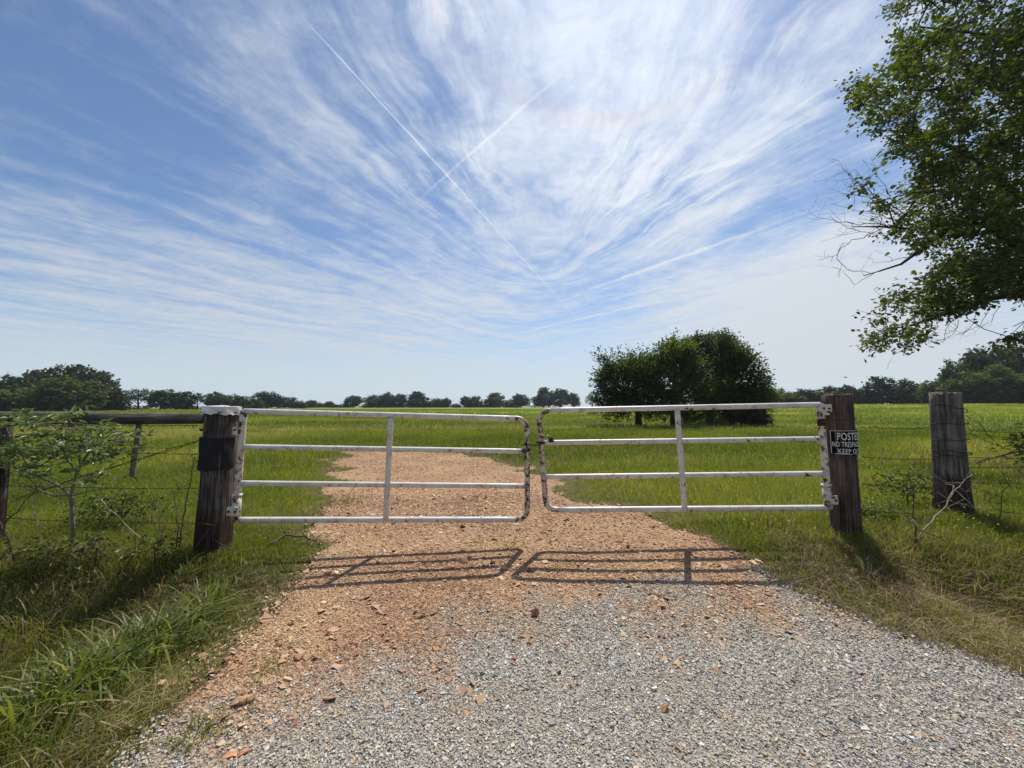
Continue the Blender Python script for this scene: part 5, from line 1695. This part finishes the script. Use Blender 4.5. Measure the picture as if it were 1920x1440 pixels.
# ---------------------------------------------------------------- single rocks
def rock(label, px, py, L, W_, T, ang, col, seed, tilt=(0, 0), group='loose red rocks lying on the drive', jag=.3, name='rock'):
    rg = np.random.default_rng(seed)
    q = G(px, py)
    import bmesh
    bm = bmesh.new()
    for _ in range(13):
        d = Vector(rg.normal(0, 1, 3)).normalized() * .5
        d.z = max(-.5, min(.5, d.z * 1.7))
        bm.verts.new(d * rg.uniform(.8, 1.1))
    r_ = bmesh.ops.convex_hull(bm, input=bm.verts[:])
    junk = [v for v in bm.verts if not v.link_faces]
    bmesh.ops.delete(bm, geom=junk, context='VERTS')
    rot = Matrix.Rotation(ang, 4, 'Z') @ Matrix.Rotation(tilt[0], 4, 'X') @ Matrix.Rotation(tilt[1], 4, 'Y')
    for v in bm.verts:
        v.co = rot @ Vector((v.co.x * L, v.co.y * W_, v.co.z * T))
    me = bpy.data.meshes.new(name)
    bm.to_mesh(me); bm.free()
    me.materials.append(MATS[col])
    o = bpy.data.objects.new(name, me)
    scene.collection.objects.link(o)
    o.location = (q.x, q.y, q.z + .012 + T * .18)
    return tag(o, label, 'rock', group)

def make_rocks():
    rock('dark red clod of earth alone in the middle of the drive', 1005, 1157, .095, .075, .075, .4, 'rock_dark', 1)
    rock('long tan stone lying in the grey gravel by the left grass', 458, 1322, .135, .055, .05, .35, 'rock_tan', 2, (.2, -.15))
    rock('orange chip standing in the gravel right of the middle', 1248, 1337, .05, .036, .05, 1.3, 'rock_orange', 3, (.7, .2))
    rock('pale orange flake in the gravel lower right of the orange chip', 1366, 1352, .058, .03, .012, -.9, 'rock_tan', 4, (.3, 0))
    rock('flat brown slab at the border of red and grey stone', 995, 1213, .09, .045, .03, -.3, 'rock_red', 5)
    rock('angular brown stone just right of the flat brown slab', 1062, 1216, .06, .04, .03, -.7, 'rock_red', 6)
    rock('slanting brown stone below the flat brown slab', 1033, 1248, .06, .035, .03, -.5, 'rock_red', 7)
    rock('round brown stone nearest below the slanting stone', 1049, 1269, .04, .035, .035, 0, 'rock_dark', 8)
    rock('small red stone left of the slanting brown stone', 962, 1241, .055, .035, .025, .3, 'rock_red', 9)
    rock('orange chip in the gravel below the round brown stone', 1071, 1294, .032, .026, .02, 1.2, 'rock_orange', 10, (.5, 0))
    rock('tan flat slab upright beside the left edge of the red dirt', 625, 1187, .12, .06, .03, .8, 'rock_tan', 11, (.4, .2))
    rock('red slab on the border of dirt and gravel, left of centre', 667, 1232, .08, .05, .035, .2, 'rock_red', 12)
    rock('red broken slab left of the border slab', 560, 1240, .085, .055, .03, -.2, 'rock_red', 13)
    rock('dull red slab near the left grass by the broken slab', 520, 1217, .07, .045, .03, .5, 'rock_red', 14)
    rock('orange brown slab at the bottom edge of the gravel', 430, 1424, .075, .04, .02, .1, 'rock_orange', 15)
    rock('orange stone beside the slab at the bottom edge', 456, 1420, .04, .035, .025, .7, 'rock_orange', 16)
    rock('white stone with a dark shadow at the top of the shadow bars', 1037, 1015, .07, .045, .045, .2, 'rock_pale', 17)
    rock('pale stone on the end of the left gate shadow', 943, 1070, .11, .07, .055, .1, 'rock_tan', 18)
    rock('dark stone beside the pale stone at the left gate shadow', 992, 1074, .07, .05, .06, .4, 'rock_dark', 19)
    rock('dark stone behind the pale stone of the gate shadow', 924, 1060, .06, .05, .06, .9, 'rock_dark', 20)
    rock('dark red stone in front of the left gate bottom rail', 868, 991, .10, .07, .06, .3, 'rock_dark', 21)
    rock('red slab at the left end of the gate shadow by the grass', 612, 1082, .10, .05, .04, .5, 'rock_red', 22)
    rock('red flake in the gravel near the right verge, upper', 1738, 1222, .055, .03, .015, -.2, 'rock_red', 23)
    rock('pair of red flakes merged in the gravel near the right verge', 1772, 1239, .07, .03, .015, -.3, 'rock_red', 24)
    rock('long red flake at the lower right of the gravel', 1752, 1390, .07, .025, .012, -.8, 'rock_red', 25)
    rock('red flake at the right frame edge in the gravel', 1888, 1374, .08, .03, .014, -.7, 'rock_red', 26)
    rock('white stone in the gravel right of centre', 1588, 1246, .045, .028, .02, -.2, 'rock_pale', 27)
    rock('blue grey stone in the gravel bottom right', 1612, 1282, .05, .03, .02, -.3, 'rock_grey', 28)
    rock('brown stone at the bottom edge near the right of centre', 1272, 1412, .03, .022, .02, -.8, 'rock_red', 29)
    rock('red stone at the bottom edge right of the brown stone', 1199, 1420, .03, .02, .02, 1.2, 'rock_red', 30)
    rock('large pink slab lying by the lower gate shadow', 870, 1058, .12, .06, .04, .05, 'rock_tan', 31)

def make_bird():
    c = P(1585, 708, 45)
    bm_pts = []
    mb = MB()
    a = np.linspace(0, 1, 7)
    body = [c + Vector((-.16 + .32 * t, 0, .02 * math.sin(t * 3))) for t in a]
    mb.tube(body, [.008, .035, .05, .055, .045, .035, .01], 8)
    for s in (-1, 1):
        W = [c + Vector((.02, 0, .02)), c + Vector((.05, s * .16, .1)), c + Vector((-.02, s * .36, .06))]
        v = []
        for p, ch in zip(W, (.13, .11, .03)):
            v += [p + Vector((ch / 2, 0, 0)), p - Vector((ch / 2, 0, 0)), p + Vector((ch / 2, 0, .012)), p + Vector((-ch / 2, 0, .008))]
        v = np.array([tuple(q) for q in v])
        f = []
        for k in (0, 4):
            f += [(k, k + 1, k + 5, k + 4), (k + 2, k + 3, k + 7, k + 6), (k, k + 2, k + 6, k + 4), (k + 1, k + 3, k + 7, k + 5)]
        f.append((8, 9, 11, 10))
        mb.add(v, np.array(f))
    tag(mb.build('bird', MATS['bird'], origin=c, smooth=True), 'tiny dark bird flying above the far wood left of the sign post', 'bird')

# ---------------------------------------------------------------- build
MATS = {}
MATS['grass'] = grass_mats()
MATS['paint'] = rust_mat('white_gate_paint', .075, (.62, .595, .55))
MATS['half_rusty'] = rust_mat('white_paint_half_rusted', .15, (.60, .57, .50))
MATS['rusty'] = rust_mat('white_paint_rusted', .19, (.58, .55, .49))
MATS['dark_rust'] = flat_mat('dark_rust', (.055, .028, .02), .8, .3)
MATS['wire'] = flat_mat('rusted_wire', (.05, .038, .034), .7, .4)
MATS['rubber'] = flat_mat('black_rubber', (.012, .012, .014), .75)
MATS['tin'] = flat_mat('weathered_tin', (.62, .62, .62), .5, .35, .2)
MATS['lock'] = flat_mat('padlock_steel', (.06, .06, .075), .4, .6)
MATS['post_dark'] = wood_mat('dark_post_wood', (.014, .010, .009), (.052, .039, .034), (.17, .145, .13), 9, (.42, (.040, .022, .016)))
MATS['post_brace'] = wood_mat('brace_wood', (.030, .025, .023), (.075, .064, .058), (.17, .15, .135), 7, lying=True)
MATS['post_red'] = wood_mat('red_post_wood', (.018, .010, .009), (.070, .044, .037), (.15, .115, .10), 8)
MATS['post_grey'] = wood_mat('grey_post_wood', (.026, .021, .018), (.105, .088, .075), (.215, .195, .18), 10, (.72, (.050, .032, .024)))
MATS['sign_black'] = flat_mat('sign_black', (.006, .006, .007), .75, spec=.08)
MATS['sign_white'] = flat_mat('sign_white', (.62, .62, .60), .6, var=.1)
MATS['bark'] = wood_mat('bark', (.018, .014, .011), (.05, .04, .033), (.10, .085, .07), 5)
MATS['bark_dark'] = wood_mat('dark_bark', (.014, .011, .009), (.035, .029, .025), (.07, .06, .05), 5)
MATS['stem'] = flat_mat('sapling_bark', (.16, .135, .10), .85)
MATS['stem_green'] = flat_mat('green_stalk', (.10, .13, .04), .7)
MATS['dry_stem'] = flat_mat('dry_stem', (.09, .068, .05), .9)
MATS['pale_stem'] = flat_mat('pale_dead_stem', (.33, .28, .21), .9)
MATS['dirt'] = flat_mat('brown_dirt', (.085, .045, .028), .95, 0, .5, 20)
MATS['bird'] = flat_mat('dark_feathers', (.02, .02, .022), .8)
for k, c in (('rock_dark', (.15, .06, .04)), ('rock_tan', (.45, .27, .16)), ('rock_orange', (.48, .24, .12)), ('rock_red', (.32, .155, .10)), ('rock_pale', (.55, .48, .42)), ('rock_grey', (.36, .38, .42))):
    MATS[k] = flat_mat(k + '_stone', c, .9, 0, .35, 30)
MATS['leaf_far'] = leaf_mat('far_foliage', [(0, (.026, .038, .018)), (.5, (.046, .062, .028)), (1, (.075, .092, .040))], .35, .01)
MATS['leaf_far_light'] = leaf_mat('far_light_foliage', [(0, (.045, .068, .018)), (.5, (.072, .10, .028)), (1, (.11, .135, .040))], .4, .01)
MATS['leaf_grove'] = leaf_mat('grove_foliage', [(0, (.018, .032, .009)), (.5, (.045, .068, .015)), (1, (.13, .165, .035))], .45, .02)
MATS['leaf_grove_bright'] = leaf_mat('grove_bright_foliage', [(0, (.030, .050, .011)), (.5, (.075, .11, .02)), (1, (.18, .22, .042))], .5, .02)
MATS['leaf_grove_dull'] = leaf_mat('grove_dull_foliage', [(0, (.022, .028, .014)), (.5, (.045, .055, .026)), (1, (.11, .12, .055))], .4, .02)
MATS['leaf_oak'] = leaf_mat('oak_foliage', [(0, (.022, .036, .008)), (.5, (.055, .076, .013)), (.85, (.12, .14, .024)), (1, (.20, .20, .04))], .5, .03)
MATS['leaf_sapling'] = leaf_mat('sapling_foliage', [(0, (.055, .085, .024)), (.5, (.10, .145, .042)), (1, (.18, .23, .09))], .42, .05, rough=.45)
MATS['leaf_bush'] = leaf_mat('bush_foliage', [(0, (.025, .042, .010)), (.5, (.05, .078, .016)), (1, (.095, .125, .03))], .45, .015)

MATS['leaf_weed'] = leaf_mat('weed_foliage', [(0, (.035, .052, .012)), (.5, (.075, .105, .022)), (1, (.15, .17, .045))], .45, .015)

MATS['stay_wood'] = wood_mat('grey_stay_wood', (.05, .045, .04), (.14, .13, .12), (.26, .25, .235), 12)

MATS['brown_straw'] = leaf_mat('brown_dead_grass', [(0, (.06, .036, .022)), (.5, (.15, .095, .055)), (1, (.34, .25, .15))], .25, .01, (1, 1, 1))

make_ground()
make_drive()
make_fence()
make_far_trees()
make_near_grove()
make_big_tree()
make_sapling()
make_rocks()
make_bird()
make_verge_plants()
make_gravel()
make_grass()

def make_haze():
    mb = MB()
    lo, hi = float(H(1700., 1700.)) - 2, 19.0
    c = ((-1600, 1600), (-800, 1600), (lo, hi))
    mb.box([(a + b) / 2 for a, b in c], [b - a for a, b in c])
    m, nt = new_mat('summer_haze')
    v = nd(nt, 'ShaderNodeVolumePrincipled', {'Color': (.80, .88, 1.0, 1), 'Density': .00022, 'Anisotropy': .2})
    nd(nt, 'ShaderNodeOutputMaterial', {'Volume': v.outputs[0]})
    o = mb.build('haze', m)
    o['kind'] = 'stuff'
    o['label'] = 'thin pale summer haze over the field'
make_haze()
